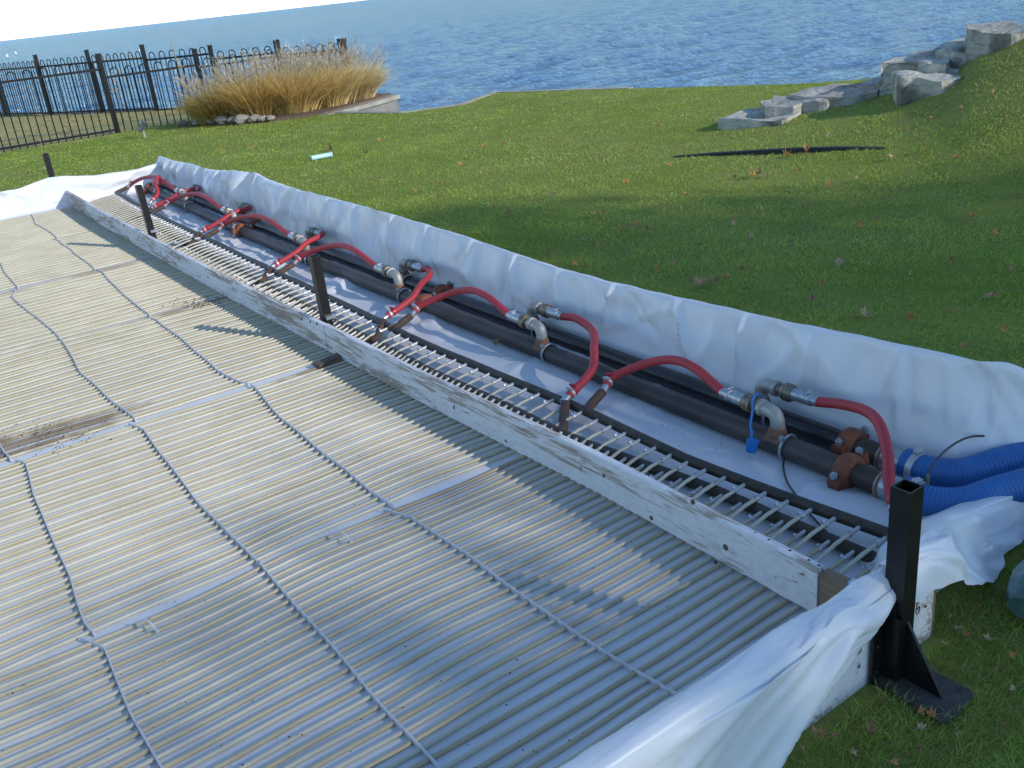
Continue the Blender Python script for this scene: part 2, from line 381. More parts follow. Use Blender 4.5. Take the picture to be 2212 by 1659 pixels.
# lake: a sheet of real waves close by, running out to the horizon
LAKE_Z = -1.35
def lake():
    m = bpy.data.materials.new('lake_water'); m.use_nodes = True
    n, l = m.node_tree.nodes, m.node_tree.links; b = n['Principled BSDF']
    n.remove(b); df = n.new('ShaderNodeBsdfDiffuse'); df.inputs[0].default_value = (.050, .135, .225, 1)
    gl = n.new('ShaderNodeBsdfGlossy'); gl.inputs[0].default_value = (.56, .74, .90, 1); gl.inputs['Roughness'].default_value = .12
    mxs = n.new('ShaderNodeMixShader'); mxs.inputs[0].default_value = .5; l.new(df.outputs[0], mxs.inputs[1]); l.new(gl.outputs[0], mxs.inputs[2])
    l.new(mxs.outputs[0], n['Material Output'].inputs['Surface'])
    tc = n.new('ShaderNodeTexCoord')
    prev = None
    for sc, st, dist in ((.8, (1, 3.0, 1), .9), (2.4, (1, 2.4, 1), .5), (8, (1, 1.8, 1), .05)):
        mp = n.new('ShaderNodeMapping'); mp.inputs['Rotation'].default_value = (0, 0, rad(28)); mp.inputs['Scale'].default_value = st
        l.new(tc.outputs['Object'], mp.inputs[0])
        t = n.new('ShaderNodeTexNoise'); t.inputs['Scale'].default_value = sc; t.inputs['Detail'].default_value = 3; t.inputs['Distortion'].default_value = .6
        l.new(mp.outputs[0], t.inputs['Vector'])
        bp = n.new('ShaderNodeBump'); bp.inputs['Strength'].default_value = 1; bp.inputs['Distance'].default_value = dist
        l.new(t.outputs['Fac'], bp.inputs['Height'])
        if prev: l.new(prev, bp.inputs['Normal'])
        prev = bp.outputs[0]
    l.new(prev, df.inputs['Normal']); l.new(prev, gl.inputs['Normal'])
    NR, NA = 300, 420
    r = np.concatenate([5*(600/5)**(np.arange(NR-6)/(NR-7)), [1200, 2500, 6000, 14000, 30000, 60000]])
    a = np.linspace(rad(-32), rad(112), NA)
    R, A = np.meshgrid(r, a, indexing='ij'); X = R*np.sin(A); Y = R*np.cos(A); Z = np.zeros_like(X)
    rng = np.random.default_rng(5)
    for lam, amp in [(3.2, .030), (2.4, .026), (1.8, .022), (1.3, .016), (1.0, .012), (.75, .008)]:
        for _ in range(5):
            th = rad(28+90) + rng.normal(0, .42); lm = lam*rng.uniform(.8, 1.2); ph = rng.uniform(0, 6.28)
            kx, ky = math.cos(th)*2*math.pi/lm, math.sin(th)*2*math.pi/lm
            fade = np.clip((lm*42)/np.maximum(R, 1) , 0, 1)
            env = .6+.4*np.sin(X*kx*.13+ph*3)*np.sin(Y*ky*.17+ph)
            s = np.sin(X*kx+Y*ky+ph); Z += amp*.55*env*fade*(s - .35*np.cos(2*(X*kx+Y*ky+ph)))
    Z += LAKE_Z
    vs = np.stack([X, Y, Z], -1).reshape(-1, 3); me = bpy.data.meshes.new('lake')
    me.from_pydata(vs.tolist(), [], [q[::-1] for q in grid_faces(len(r), NA)]); me.materials.append(m); me.shade_smooth()
    o = link('lake', me); tag(o, kind='structure')
lake()

# ------------------------------------------------------------------ sea wall and planting bed
def ribbon(pts, w, z0, z1):
    mb = MB(); P = [Vector(p) for p in pts]; L, Rr = [], []
    for i, p in enumerate(P):
        t = (P[min(i+1, len(P)-1)] - P[max(i-1, 0)]).normalized(); nn = Vector((-t.y, t.x))
        L.append(p + nn*w[0]); Rr.append(p + nn*w[1])
    zs = lambda q: hill(q.x, q.y)
    n = len(P); vs = []
    for a, b in zip(L, Rr): vs += [(a.x, a.y, z0), (b.x, b.y, z0), (b.x, b.y, z1+zs(b)), (a.x, a.y, z1+zs(a))]
    fs = [(0, 1, 2, 3)]
    for i in range(n-1):
        for j in range(4):
            a, b = i*4+j, i*4+(j+1) % 4; fs.append((b, a, a+4, b+4))
    fs.append(tuple(reversed(range((n-1)*4, n*4))))
    return mb.add(vs, fs)
sw = thing('sea_wall', 'pale concrete lake wall with a low coping along the curved lawn edge', 'sea wall', (8.7, 12.8, 0))
ribbon([(6.42, 14.0), (6.8, 12.48), (7.65, 12.16), (8.73, 12.87), (9.15, 11.6), (9.5, 10.6)], (-.02, .13), -.3, .008).build('coping', M['cap'], sw, False)
ribbon([(6.42, 14.0), (6.8, 12.48), (7.65, 12.16), (8.73, 12.87), (9.6, 10.3), (10.3, 8.14), (12.6, 5.2), (15.5, 0)], (.0, .12), -2.2, -.3).build('wall_face', M['concrete'], sw, False)
bw = thing('bed_wall', 'weathered concrete wall with a slab cap beside the tall straw coloured grasses', 'wall', (7.2, 14.5, 0))
ribbon([(6.3, 13.93), (7.2, 14.42), (8.06, 14.93)], (-.03, .16), -2.2, -.06).build('wall_body', M['concrete'], bw, False)
ribbon([(6.25, 13.90), (7.2, 14.42), (8.10, 14.96)], (-.07, .22), -.058, .006).build('cap_slab', M['cap'], bw, False)
fw = thing('yard_wall', 'low concrete lake edge behind the far run of black fence', 'sea wall', (4.6, 21, 0))
ribbon([(-2, 39.5), (3.4, 24.5), (3.96, 22.6), (4.65, 21.1), (5.3, 19.5), (6.2, 18.4), (7.1, 17.4), (7.9, 16.6), (7.95, 15.6)], (-.02, .22), -2.2, .01).build('coping', M['concrete'], fw, False)
BED = [(4.55, 15.75), (5.0, 15.0), (5.3, 14.45), (5.55, 14.25), (6.3, 13.98), (7.3, 14.6), (8.05, 15.05), (7.9, 16.2), (5.2, 16.3)]
mb = MB().prism(BED, -.05, .035); o = mb.build('planting_bed', M['soil'], None, False); tag(o, kind='structure')
for i, (x, y, s) in enumerate([(4.62, 15.72, .10), (4.78, 15.42, .13), (4.92, 15.18, .12), (5.02, 14.98, .17), (5.12, 14.8, .13), (5.2, 14.62, .19), (5.34, 14.46, .15),
                               (5.42, 14.36, .11), (5.0, 15.25, .1), (5.25, 14.75, .1), (5.52, 14.28, .10)]):
    bm = bmesh.new(); bmesh.ops.create_icosphere(bm, subdivisions=2, radius=1)
    for v in bm.verts:
        q = v.co.copy(); v.co = Vector((q.x*s*.75, q.y*s*.55, q.z*s*.42))*(1+.35*nz(q.x*1.3+i*7, q.y*1.3, q.z*1.3))
    bmesh.ops.translate(bm, verts=bm.verts, vec=(x, y, .04 + s*.18)); me = bpy.data.meshes.new('edging_stone'); bm.to_mesh(me); bm.free()
    me.materials.append(M['pebble']); o = link('edging_stone', me)
    lab = {5: 'largest pale edging stone at the foot of the tawny grass clump', 3: 'second largest edging stone, left of the largest one by the grass bed', 0: 'outermost small edging stone at the fence end of the grass bed', 10: 'last small edging stone at the right end of the row by the grass bed'}.get(i, 'small pale edging stone at the foot of the straw coloured grasses')
    tag(o, lab, 'stone', 'edging stones of the grass bed')

# ------------------------------------------------------------------ fence
def fence():
    hoopcache = {}
    def hoop_mesh(h0, h1, wd, r):
        key = (round(h0, 2), round(h1, 2), wd)
        if key not in hoopcache:
            pts = [(-wd/2, 0, h0), (-wd/2, 0, h1-wd/2)] + [(-wd/2*math.cos(a), 0, h1-wd/2+wd/2*math.sin(a)) for a in np.linspace(.35, math.pi-.35, 5)] + [(wd/2, 0, h1-wd/2), (wd/2, 0, h0)]
            hoopcache[key] = MB().tube(pts, r, 5).mesh('picket', M['fence'])
        return hoopcache[key]
    def run(label, posts, rails):
        ft = thing('fence', label, 'fence', (posts[0][0], posts[0][1], 0), 'black bow topped fence runs')
        for (x, y, zt, ln) in posts:
            MB().box((x, y, zt-ln/2), (.062, .062, ln), .3).box((x, y, zt+.006), (.070, .070, .012), .3).build('post', M['fence'], ft, False)
        for i in range(len(posts)-1):
            a, b = posts[i], posts[i+1]; A = Vector(a[:2]); B = Vector(b[:2]); d = (B-A); L = d.length; d.normalize()
            zt = min(a[2], b[2]) if rails[i] is None else rails[i]
            ang = math.atan2(d.y, d.x); mid = (A+B)/2
            for zz in (zt-.17, zt-1.10):
                MB().box((mid.x, mid.y, zz), (L-.07, .038, .034), ang).build('rail', M['fence'], ft, False)
            n = max(1, int(round((L-.14)/.215))); stp = (L-.12)/n
            me = hoop_mesh(-1.17, -.04, stp*.52, .0095)
            for k in range(n):
                p = A + d*(.06 + stp*(k+.5))
                o = bpy.data.objects.new('picket', me); COL.objects.link(o); o.parent = ft
                o.location = (p.x-ft.location.x, p.y-ft.location.y, zt); o.rotation_euler = (0, 0, ang)
        return ft
    run('near run of black bow topped metal fence between the lawn and the dry yard',
        [(-.1, 16.4, 1.24, 1.28), (1.85, 16.42, 1.22, 1.28), (3.78, 16.45, 1.20, 1.26), (5.29, 16.45, 1.09, 1.25), (6.74, 16.45, 1.07, 1.25), (8.0, 16.45, .95, 1.3)],
        [1.17, 1.15, 1.02, .98, .93])
    run('far run of black bow topped metal fence along the lake behind the dry yard',
        [(1.6, 29.3, 1.2, 1.25), (2.5, 26.9, 1.2, 1.25), (3.37, 24.5, 1.2, 1.25), (3.96, 22.6, 1.2, 1.25), (4.65, 21.1, 1.2, 1.25), (5.3, 19.5, 1.2, 1.25), (6.2, 18.35, 1.07, 1.25), (7.1, 17.4, 1.03, 1.25), (7.95, 16.52, .95, 1.25)],
        [1.14, 1.14, 1.14, 1.14, 1.14, 1.1, 1.0, .95])
fence()

# ------------------------------------------------------------------ boulders
def boulder(label, top, base, matname, r0=10., lift=0., thick=.5, seed=0, group='limestone boulders stepping up the grass slope', wob=.035):
    r = ray(*base[1]); zt = EYE + r.z*r0/math.hypot(r.x, r.y) + lift
    poly = [at(px, py, zt) for px, py in top]
    c = sum(poly, Vector())/len(poly)
    far = max((p-c).length for p in poly)
    bm = bmesh.new(); n = len(poly)
    tv = [bm.verts.new(p) for p in poly]
    bv = [bm.verts.new((c.x+(p.x-c.x)*1.05, c.y+(p.y-c.y)*1.05, zt-thick)) for p in poly]
    f1 = bm.faces.new(tv); bm.faces.new(list(reversed(bv)))
    for i in range(n): bm.faces.new((tv[i], bv[i], bv[(i+1) % n], tv[(i+1) % n]))
    bmesh.ops.recalc_face_normals(bm, faces=bm.faces)
    bmesh.ops.triangulate(bm, faces=bm.faces)
    for k in range(4):
        le = [e for e in bm.edges if e.calc_length() > .12]
        if not le: break
        bmesh.ops.subdivide_edges(bm, edges=le, cuts=1, use_grid_fill=True)
        bmesh.ops.triangulate(bm, faces=[f for f in bm.faces if len(f.verts) > 3])
    bm.normal_update()
    for v in bm.verts:
        q = v.co*2.2 + Vector((seed*9.1, 0, 0))
        d = noise.fractal(q, .9, 2.1, 4); blk = noise.cell(v.co*3.3+Vector((seed, 0, 0)))
        v.co += v.normal*(d*wob*1.3 + (blk-.5)*wob*.5)
    bmesh.ops.recalc_face_normals(bm, faces=bm.faces)
    me = bpy.data.meshes.new('boulder'); bm.to_mesh(me); bm.free(); me.materials.append(M[matname])
    me.shade_smooth(); me.set_sharp_from_angle(angle=rad(32))
    o = link('boulder', me); tag(o, label, 'boulder', group); return o
kz = .8641
def z2(x, y): return ((1750+x/2.731)*kz, (20+y/2.731)*kz)
def Z2(l): return [z2(*p) for p in l]
boulder('low flat pale boulder at the lower end of the row, nearest the black strip', Z2([(125, 755), (180, 765), (400, 765), (560, 765), (640, 730), (712, 690), (680, 672), (520, 672), (320, 688), (200, 725)]),
        (z2(160, 818), z2(150, 765)), 'stone', r0=10, lift=.03, thick=.4, seed=1)
boulder('thin mossy slab just above the lowest flat boulder', Z2([(415, 645), (440, 668), (640, 660), (700, 645), (865, 640), (862, 610), (700, 600), (505, 597)]),
        (z2(700, 665), z2(700, 640)), 'stone_dark', r0=10.1, thick=.35, seed=2)
boulder('long grey slab leaning against the foot of the tall blocks', Z2([(600, 592), (720, 598), (880, 600), (1060, 590), (1215, 565), (1232, 520), (1080, 510), (925, 516), (720, 560)]),
        (z2(950, 640), z2(950, 590)), 'stone_dark', r0=10.1, thick=.45, seed=3)
boulder('dark slab half hidden behind the long grey slab', Z2([(950, 515), (1100, 515), (1240, 505), (1250, 470), (1130, 480)]),
        (z2(1100, 530), z2(1100, 510)), 'stone_dark', r0=10.4, thick=.5, seed=4)
boulder('tall square block at the back with a shaded left face', Z2([(1232, 368), (1300, 362), (1480, 358), (1560, 388), (1680, 385), (1720, 330), (1800, 290), (1800, 262), (1650, 270), (1480, 300), (1330, 335)]),
        (z2(1250, 590), z2(1245, 375)), 'stone', r0=10.1, thick=.9, seed=5, wob=.028)
boulder('big flat topped boulder in front, its face broken and dark', Z2([(1318, 445), (1390, 482), (1480, 475), (1650, 490), (1720, 480), (1790, 465), (1822, 425), (1780, 410), (1690, 405), (1500, 428)]),
        (z2(1300, 655), z2(1310, 450)), 'stone', r0=9.75, thick=.75, seed=6, wob=.03)
boulder('long low slab below the topmost rounded boulder', Z2([(1575, 268), (1700, 280), (1810, 288), (1990, 268), (2055, 243), (1960, 222), (1770, 220), (1640, 245)]),
        (z2(1830, 305), z2(1830, 280)), 'stone', r0=10.05, thick=.5, seed=7)
boulder('rounded brown grey boulder at the top of the row by the lake', Z2([(1815, 130), (1850, 150), (2000, 165), (2130, 160), (2230, 150), (2270, 125), (2130, 95), (1980, 92), (1830, 108)]),
        (z2(1900, 262), z2(1900, 140)), 'stone_dark', r0=10.1, thick=.6, seed=8, wob=.03)

# ------------------------------------------------------------------ rink: liner
def dx(y): return .0055*max(0, y-5)**2
_rp = [atx(px, py, 2.57) for px, py in [(2212, 805), (2000, 757), (1830, 722), (1640, 683), (1520, 655), (1360, 620), (1200, 578), (1000, 510), (850, 465), (760, 440)]]
_rp += [atx(px, py, 2.57+.06) for px, py in [(650, 405), (590, 386), (560, 372)]]
_rp += [atx(px, py, 2.57+.1) for px, py in [(520, 366), (480, 366), (450, 362)]] + [atx(px, py, 2.57+.12) for px, py in [(425, 353), (400, 350), (378, 347)]]
_rp.sort(key=lambda p: p.y)
RY = [p.y for p in _rp]; RZ = [p.z for p in _rp]
FARY = 10.15
_fp = [aty(px, py, FARY) for px, py in [(0, 415), (40, 409), (75, 396), (105, 385), (140, 381), (200, 380), (300, 365), (345, 351), (378, 347)]]
FX = [p.x for p in _fp]; FZ = [p.z for p in _fp]
PLEATS0 = [(1.62, .016, .020, .15), (1.95, .010, .03, -.2), (2.28, .018, .018, .1), (2.62, .014, .02, .5), (3.02, .016, .015, -.1), (3.4, .012, .03, .25), (3.75, .016, .02, .2),
          (4.15, .012, .025, -.3), (4.6, .015, .03, .2), (5.0, .016, .02, .1), (5.5, .014, .04, .3), (5.9, .018, .03, -.2), (6.4, .02, .04, .2), (6.9, .03, .08, .3), (7.5, .05, .12, .2),
          (7.95, .03, .06, -.2), (8.3, .05, .1, .1), (8.8, .04, .05, .2), (9.05, .05, .06, -.1), (9.3, .05, .05, .2), (9.55, .05, .05, .0), (9.8, .05, .05, .1)]
PLEATS = [(a, b*(2.3 if a < 6.6 else 1.2), c*(.75 if a < 6.6 else 1), d) for a, b, c, d in PLEATS0]
def crease(x, y, s):
    a = 1-abs(nz(x*s, y*s, s)); return a**5
def folds(U, V, segs):
    out = np.zeros_like(U)
    for (u0, v0, ang, ln, wd, am) in segs:
        c, s_ = math.cos(ang), math.sin(ang); a = (U-u0)*c + (V-v0)*s_; b = -(U-u0)*s_ + (V-v0)*c
        out += am*np.clip(1-np.abs(a)/ln, 0, 1)**.7*(.65*np.clip(1-np.abs(b)/(2.2*wd), 0, 1)+.35*np.exp(-np.abs(b)/wd))
    return out
def segs(seed, n, u, v, ang, ln, wd, am):
    r = np.random.default_rng(seed)
    return [(r.uniform(*u), r.uniform(*v), r.normal(*ang), r.uniform(*ln), r.uniform(*wd), r.uniform(*am)*r.choice([-1, 1])) for _ in range(n)]
def liner():
    V, F = [], []
    ys = np.arange(1.10, 10.25, .010)
    xs = list(np.arange(-3, 1.7, .2)) + list(np.arange(1.7, 2.46, .02))
    wall = list(np.linspace(0, 1, 17)); outer = [(.012, .004), (.026, -.004), (.036, -.04), (.045, -.12), (.055, -1)]
    nc = len(xs) + len(wall) + len(outer); nx, nw = len(xs), len(wall)
    U, T = np.meshgrid(ys, np.array(wall), indexing='ij')
    W = T*.33
    fw = folds(U, W, segs(1, 130, (1, 7), (0, .36), (math.pi/2, .45), (.10, .40), (.008, .04), (.007, .020)))
    fw += folds(U, W, segs(2, 60, (1, 10), (0, .3), (.5, .6), (.2, .6), (.02, .06), (.005, .016)))
    fw += folds(U, W, segs(3, 70, (6.6, 10.2), (0, .36), (math.pi/2, .4), (.1, .4), (.012, .07), (.012, .040)))
    X0, Y0 = np.meshgrid(np.array(xs), ys, indexing='xy')
    ff = folds(X0, Y0, segs(4, 170, (1.95, 2.5), (1.1, 10), (0, 3), (.10, .45), (.010, .05), (.004, .014)))
    ff += folds(X0, Y0, segs(5, 60, (2.05, 2.3), (1.1, 10), (.35, .5), (.15, .4), (.03, .09), (.008, .022)))
    for iy, y in enumerate(ys):
        zr = interp(y, RY, RZ) + .006*nz(y*7, 1, 2) - .16*sst(1.34, 1.10, y)
        flare = max(0, 1.38-y)*.7; D = dx(y)*.85 + flare
        for ix, x in enumerate(xs):
            tt = sst(1.8, 2.1, x)
            z = .001 + .003*nz(x*3, y*3, 1) + tt*(ff[iy, ix] + .010*nz(x*4, y*3, 4))
            z += .030*sst(2.34, 2.47, x)*(.6+.6*nz(y*1.7, x*2, 8))
            V.append((x+D*sst(1.7, 2.3, x), y, max(.0005, z)))
        for it, t in enumerate(wall):
            zz = .02 + t*(zr-.02); xw = 2.478 + .082*t**.75
            d = .026*nz(y*1.1, t*1.4, 5) + fw[iy, it]*min(1, .25+t*2) - .055*(1-t)**2*(.5+nz(y*1.6, 4, 4))
            for (y0, am, wd, sl) in PLEATS:
                d -= 1.2*am*math.exp(-abs((y-y0-sl*(t-.9)*.35)/(wd*(1.5-.5*t)))**1.2)*min(1, t*1.6)
            d *= min(1, .25+t*1.5)*(1-.45*sst(.85, 1, t))
            V.append((xw + D + d, y + .01*nz(y*3, t*3, 1), zz))
        for ox, oz in outer:
            V.append((2.56+ox+D, y, zr+oz if oz > -.5 else -.01))
    F += grid_faces(len(ys), nc)
    off = len(V); xs2 = np.arange(-3, 2.76, .02)
    pr = [(-.16, 0, 0), (-.10, .0, 0), (-.06, .02, 0)] + [(-.05+.05*t, t, 1) for t in np.linspace(.1, 1, 13)] + [(.015, 1.0, 1), (.03, .96, 1), (.04, .8, 1), (.06, .3, 1), (.08, -.02, 1)]
    U, T = np.meshgrid(xs2, np.array([p[1] for p in pr]), indexing='ij')
    fl = folds(U, T*.28, segs(6, 120, (-.5, 2.7), (0, .28), (.25, .5), (.1, .5), (.01, .045), (.005, .018)))
    for ix, x in enumerate(xs2):
        zr = interp(x, FX, FZ) + .006*nz(x*5, 2, 8)
        for ip, (oy, t, k) in enumerate(pr):
            d = k*min(1, max(0, t)*1.5)*(.03*nz(x*1.3, t*2.5, 3) + fl[ix, ip])
            V.append((x, FARY+oy-d, .003+max(-.01, t*zr)))
    F += [f[::-1] for f in grid_faces(len(xs2), len(pr), off)]
    # near end wall with folds that gather at the tall post
    off = len(V); xs3 = np.concatenate([np.arange(-3, .4, .04), np.arange(.4, 1.64, .010)])
    base = [(1.34, .004), (1.27, .006), (1.225, .014), (1.19, .05), (1.155, .10), (1.125, .15), (1.10, .195), (1.08, .232), (1.066, .258), (1.052, .272), (1.04, .277), (1.025, .277), (1.008, .270), (.998, .25)]
    prof = []
    for a, b in zip(base[:-1], base[1:]):
        for k in range(3): prof.append((a[0]+(b[0]-a[0])*k/3, a[1]+(b[1]-a[1])*k/3))
    prof.append(base[-1]); nd = 26; nr = len(prof)+nd
    G = np.zeros((len(xs3), nr, 2)); LL = np.zeros((len(xs3), nr))
    for ix, x in enumerate(xs3):
        ze = float(np.clip((x-1.17)/(1.62-1.17), 0, 1))*.245 - .005 + .010*nz(x*9, 1, 1)
        rows = list(prof)
        for k in range(1, nd+1):
            t = k/nd; rows.append((.996-.012*math.sin(t*2.2), .25+(ze-.25)*t if ze < .25 else .25-.004*t))
        cmp_ = 1-.62*sst(1.40, 1.60, x); rows = [((1.04+(y_-1.04)*cmp_ if y_ > 1.04 else y_), z_) for y_, z_ in rows]
        G[ix] = rows; e = np.diff(G[ix], axis=0); LL[ix, 1:] = np.cumsum(np.hypot(e[:, 0], e[:, 1]))
    DD = np.broadcast_to((1.70-xs3)[:, None], LL.shape); HH = LL-.33
    rg = np.random.default_rng(9); sg = []
    for k in range(60):
        th = rg.uniform(-.55, 1.15); r0 = rg.uniform(.1, 1.5); sg.append((r0*math.cos(th), r0*math.sin(th), th+rg.normal(0, .05), rg.uniform(.7, 2.0), rg.uniform(.005, .026), rg.uniform(.005, .013)*rg.choice([-1, 1])))
    sg += segs(10, 8, (.3, 3.2), (-.3, .3), (.15, .25), (.15, .6), (.008, .03), (.004, .012))
    dd = folds(DD, HH, sg)
    for ix, x in enumerate(xs3):
        for k in range(nr):
            y, z = G[ix, k]; L = LL[ix, k]; g = sst(.06, .16, L)*min(1, (1.70-x)*3)
            d = (dd[ix, k] + .004*nz(x*.7, L*1.2, 3))*g
            if k < len(prof): V.append((x, y+.45*d, z+.85*d))
            else: V.append((x, y-abs(d)*.6-1.2*max(0, d), z))
    F += grid_faces(len(xs3), nr, off)
    o = MB().add(V, F).build('plastic_liner', M['liner'], None, True, 180)
    tag(o, 'crinkled white plastic sheet lining the whole rink and draped over its edges', 'liner')
    # gathered folds right of the post
    V = []; xs4 = np.arange(1.60, 3.0, .008); rows = 52
    EX = [1.58, 1.62, 1.70, 1.82, 1.95, 2.09, 2.2, 2.36, 3.0]; EYs = [.985, .975, .972, .965, .985, 1.02, 1.06, 1.075, 1.0]; EZ = [.20, .20, .195, .17, .08, .015, .02, .01, .005]
    CX = [1.6, 1.7, 1.82, 1.9, 2.0, 2.2, 2.35, 3.0]; CZ = [.282, .284, .280, .245, .20, .13, .10, .05]; CYs = [1.04, 1.035, 1.04, 1.07, 1.11, 1.14, 1.14, 1.1]
    Q, Tt = np.meshgrid(xs4-1.58, np.linspace(0, 1, rows), indexing='ij'); H2 = (Tt-.45)*.5
    rg = np.random.default_rng(12); sg = []
    for k in range(50):
        th = rg.uniform(-.9, .9); r0 = rg.uniform(.08, .7); sg.append((r0*math.cos(th), r0*math.sin(th), th+rg.normal(0, .15), rg.uniform(.12, .5), rg.uniform(.006, .022), rg.uniform(.005, .018)*rg.choice([-1, 1])))
    dd = folds(Q, H2, sg)
    for ix, x in enumerate(xs4):
        c = (interp(x, CX, CYs), interp(x, CX, CZ)); e = (interp(x, EX, EYs) + .016*nz(x*16, 3, 3), interp(x, EX, EZ) + .014*nz(x*11, 5, 5)); s0 = (1.15+.21*sst(1.74, 2.0, x), .006); bl = sst(1.80, 1.9, x)
        for k in range(rows):
            t = k/(rows-1)
            if t < .5:
                u = t*2; y = s0[0]+(c[0]-s0[0])*u; z = s0[1]+(c[1]-s0[1])*(u*u*(3-2*u))
            else:
                u = (t-.5)*2; y = c[0]+(e[0]-c[0])*u**(.5+.5*bl) + .02*bl*math.sin(u*math.pi); z = c[1]+(e[1]-c[1])*u**(2.4-1.2*bl)
            q = max(.02, x-1.62); d = (dd[ix, k] + .010*nz(q*4, t*3, 2))*min(1, q*6)*sst(0, .25, t)
            V.append((x+.01*nz(x*6, t*6, 2), y - .5*d - (.35*abs(d) if t > .5 else 0), max(.004, z + .8*d)))
    q = MB().add(V, [f[::-1] for f in grid_faces(len(xs4), rows)]).build('gathered_fold', M['liner'], o, True, 180)
liner()

# ------------------------------------------------------------------ boards
eb = thing('end_board', 'white painted end board under the draped plastic, marked with a pen', 'board', (1.0, 1.03, 0))
MB().box((-.60, 1.036, .116), (4.78, .038, .244)).build('plank', M['paintwood'], eb, False)
MB().box((1.796, 1.036, .116), (.012, .036, .240)).build('end_grain', M['woodraw'], eb, False)
pa = aty(1984, 1302, 1.016); ptsn = [(.006, .030), (.0, .022), (-.006, .008), (-.007, -.006), (-.002, -.016), (.005, -.014), (.008, -.004), (.004, .003), (-.004, -.002)]
MB().tube(catmull([(pa.x+a, 1.0162, pa.z+b-.016) for a, b in ptsn], 4), .0011, 5).build('pen_mark', M['ink'], eb)
pd = aty(2000, 1304, 1.016); MB().tube([(pd.x, 1.0175, pd.z-.008), (pd.x, 1.0145, pd.z-.008)], .0035, 8).build('screw_hole', M['ink'], eb)
sb = MB().box((2.625+.0, 5.7, .12), (.03, 8.6, .22)).build('side_board', M['paintwood'], None, False)
tag(sb, 'long side board hidden beneath the plastic sheet along the lawn', 'board')
for v in sb.data.vertices:
    if v.co.y > 5: v.co.x += dx(10)*.8

def bx_(y):    # left face of the divider
    return interp(y, [1.2, 2.1, 3.2, 4.1, 5.5, 7.0, 8.6, 9.8, 10.4], [1.640, 1.655, 1.632, 1.640, 1.630, 1.640, 1.650, 1.690, 1.715])
def plank(label, y0, y1, z0, z1, th=.029):
    t = thing('divider_plank', label, 'plank', (bx_(y0), y0, z0), 'white planks laid across the tubes')
    V = []; ys = np.linspace(y0, y1, int((y1-y0)/.05)+2)
    for y in ys:
        x = bx_(y); a = .0035*nz(y*9, 1, 0); c = .003*nz(y*13, 5, 0); zz = .006*math.sin(y*.9)
        for (ox, oz) in ((0+a*.3, z0+c+zz), (0, z0+.006+zz), (a*.5, (z0+z1)/2+zz), (0, z1-.005+zz+c*.6), (.004, z1+zz+c), (th/2, z1+.001+zz), (th-.004, z1+zz), (th, z1-.005+zz), (th, z0+zz)):
            V.append((x+ox, y, oz))
    n = 9; F = []
    for i in range(len(ys)-1):
        for j in range(n):
            a, b = i*n+j, i*n+(j+1) % n; F.append((a, b, b+n, a+n))
    F.append(tuple(range(n))); F.append(tuple(reversed(range((len(ys)-1)*n, len(ys)*n))))
    MB().add(V, F).build('board', M['paintwood'], t, True, 35)
    return t
BZ0, BZ1 = .013, .149
p1 = plank('nearer weathered white plank with knots and peeling paint', 1.235, 4.085, BZ0, BZ1)
p2 = plank('farther weathered white plank reaching the far end of the rink', 4.092, 10.35, BZ0, BZ1-.004)
def disc(p, d, r, name, m, par, ln=.002, n=10): return MB().lathe(p, d, [(-.004, r), (ln, r), (ln+.0008, r*.8)], n).build(name, m, par)
for (px, py) in [(1625, 1157), (1655, 1172), (1700, 1196), (1740, 1217), (1763, 1228)]:
    p = at(px, py, BZ1+.002); disc((bx_(p.y)+.016, p.y, BZ1+.0045), (0, 0, 1), .0045, 'screw_hole', M['ink'], p1, .0015)
for (px, py, rr) in [(700, 860, .006), (875, 908, .011), (985, 875, .008), (985, 880, .010), (1300, 1030, .009), (1495, 1085, .012), (1405, 1120, .013), (1568, 1182, .016), (1545, 1215, .008), (760, 785, .007), (708, 745, .006), (742, 775, .007)]:
    p = atx(px, py, bx_(2.5)); disc((bx_(p.y)+.0006, p.y, p.z), (-1, 0, 0), rr*.62, 'knot', M['woodgrey'], p1, .0012, 12)
for (px, py) in [(650, 690), (668, 695), (682, 700), (680, 755), (500, 640), (450, 598), (300, 505), (235, 492), (345, 545), (240, 520)]:
    p = atx(px, py, bx_(6)); 
    if 4.1 < p.y < 10.2 and .03 < p.z < .15: disc((bx_(p.y)-.0005, p.y, p.z), (-1, 0, 0), .007, 'screw_head', M['ink'], p2, .0012, 8)
blk = thing('spacer_block', 'brown bare wood block closing the near end of the white plank', 'wood block', (1.66, 1.15, .02))
MB().box((1.662, 1.160, .083), (.036, .142, .118)).build('block', M['woodraw'], blk, False)
MB().box((1.670, 1.125, .1445), (.026, .070, .004)).build('metal_plate', M['metalblue'], blk, False)
MB().lathe((1.668, 1.135, .1465), (0, 0, 1), [(0, .003), (.002, .003)], 8).build('screw_head', M['ink'], blk)
sh = MB().box((1.585, 3.945, .022), (.17, .05, .012), .25).build('wood_shim', M['woodgrey'], None, False)
tag(sh, 'small brown wooden shim wedged under the white plank at the joint', 'shim')

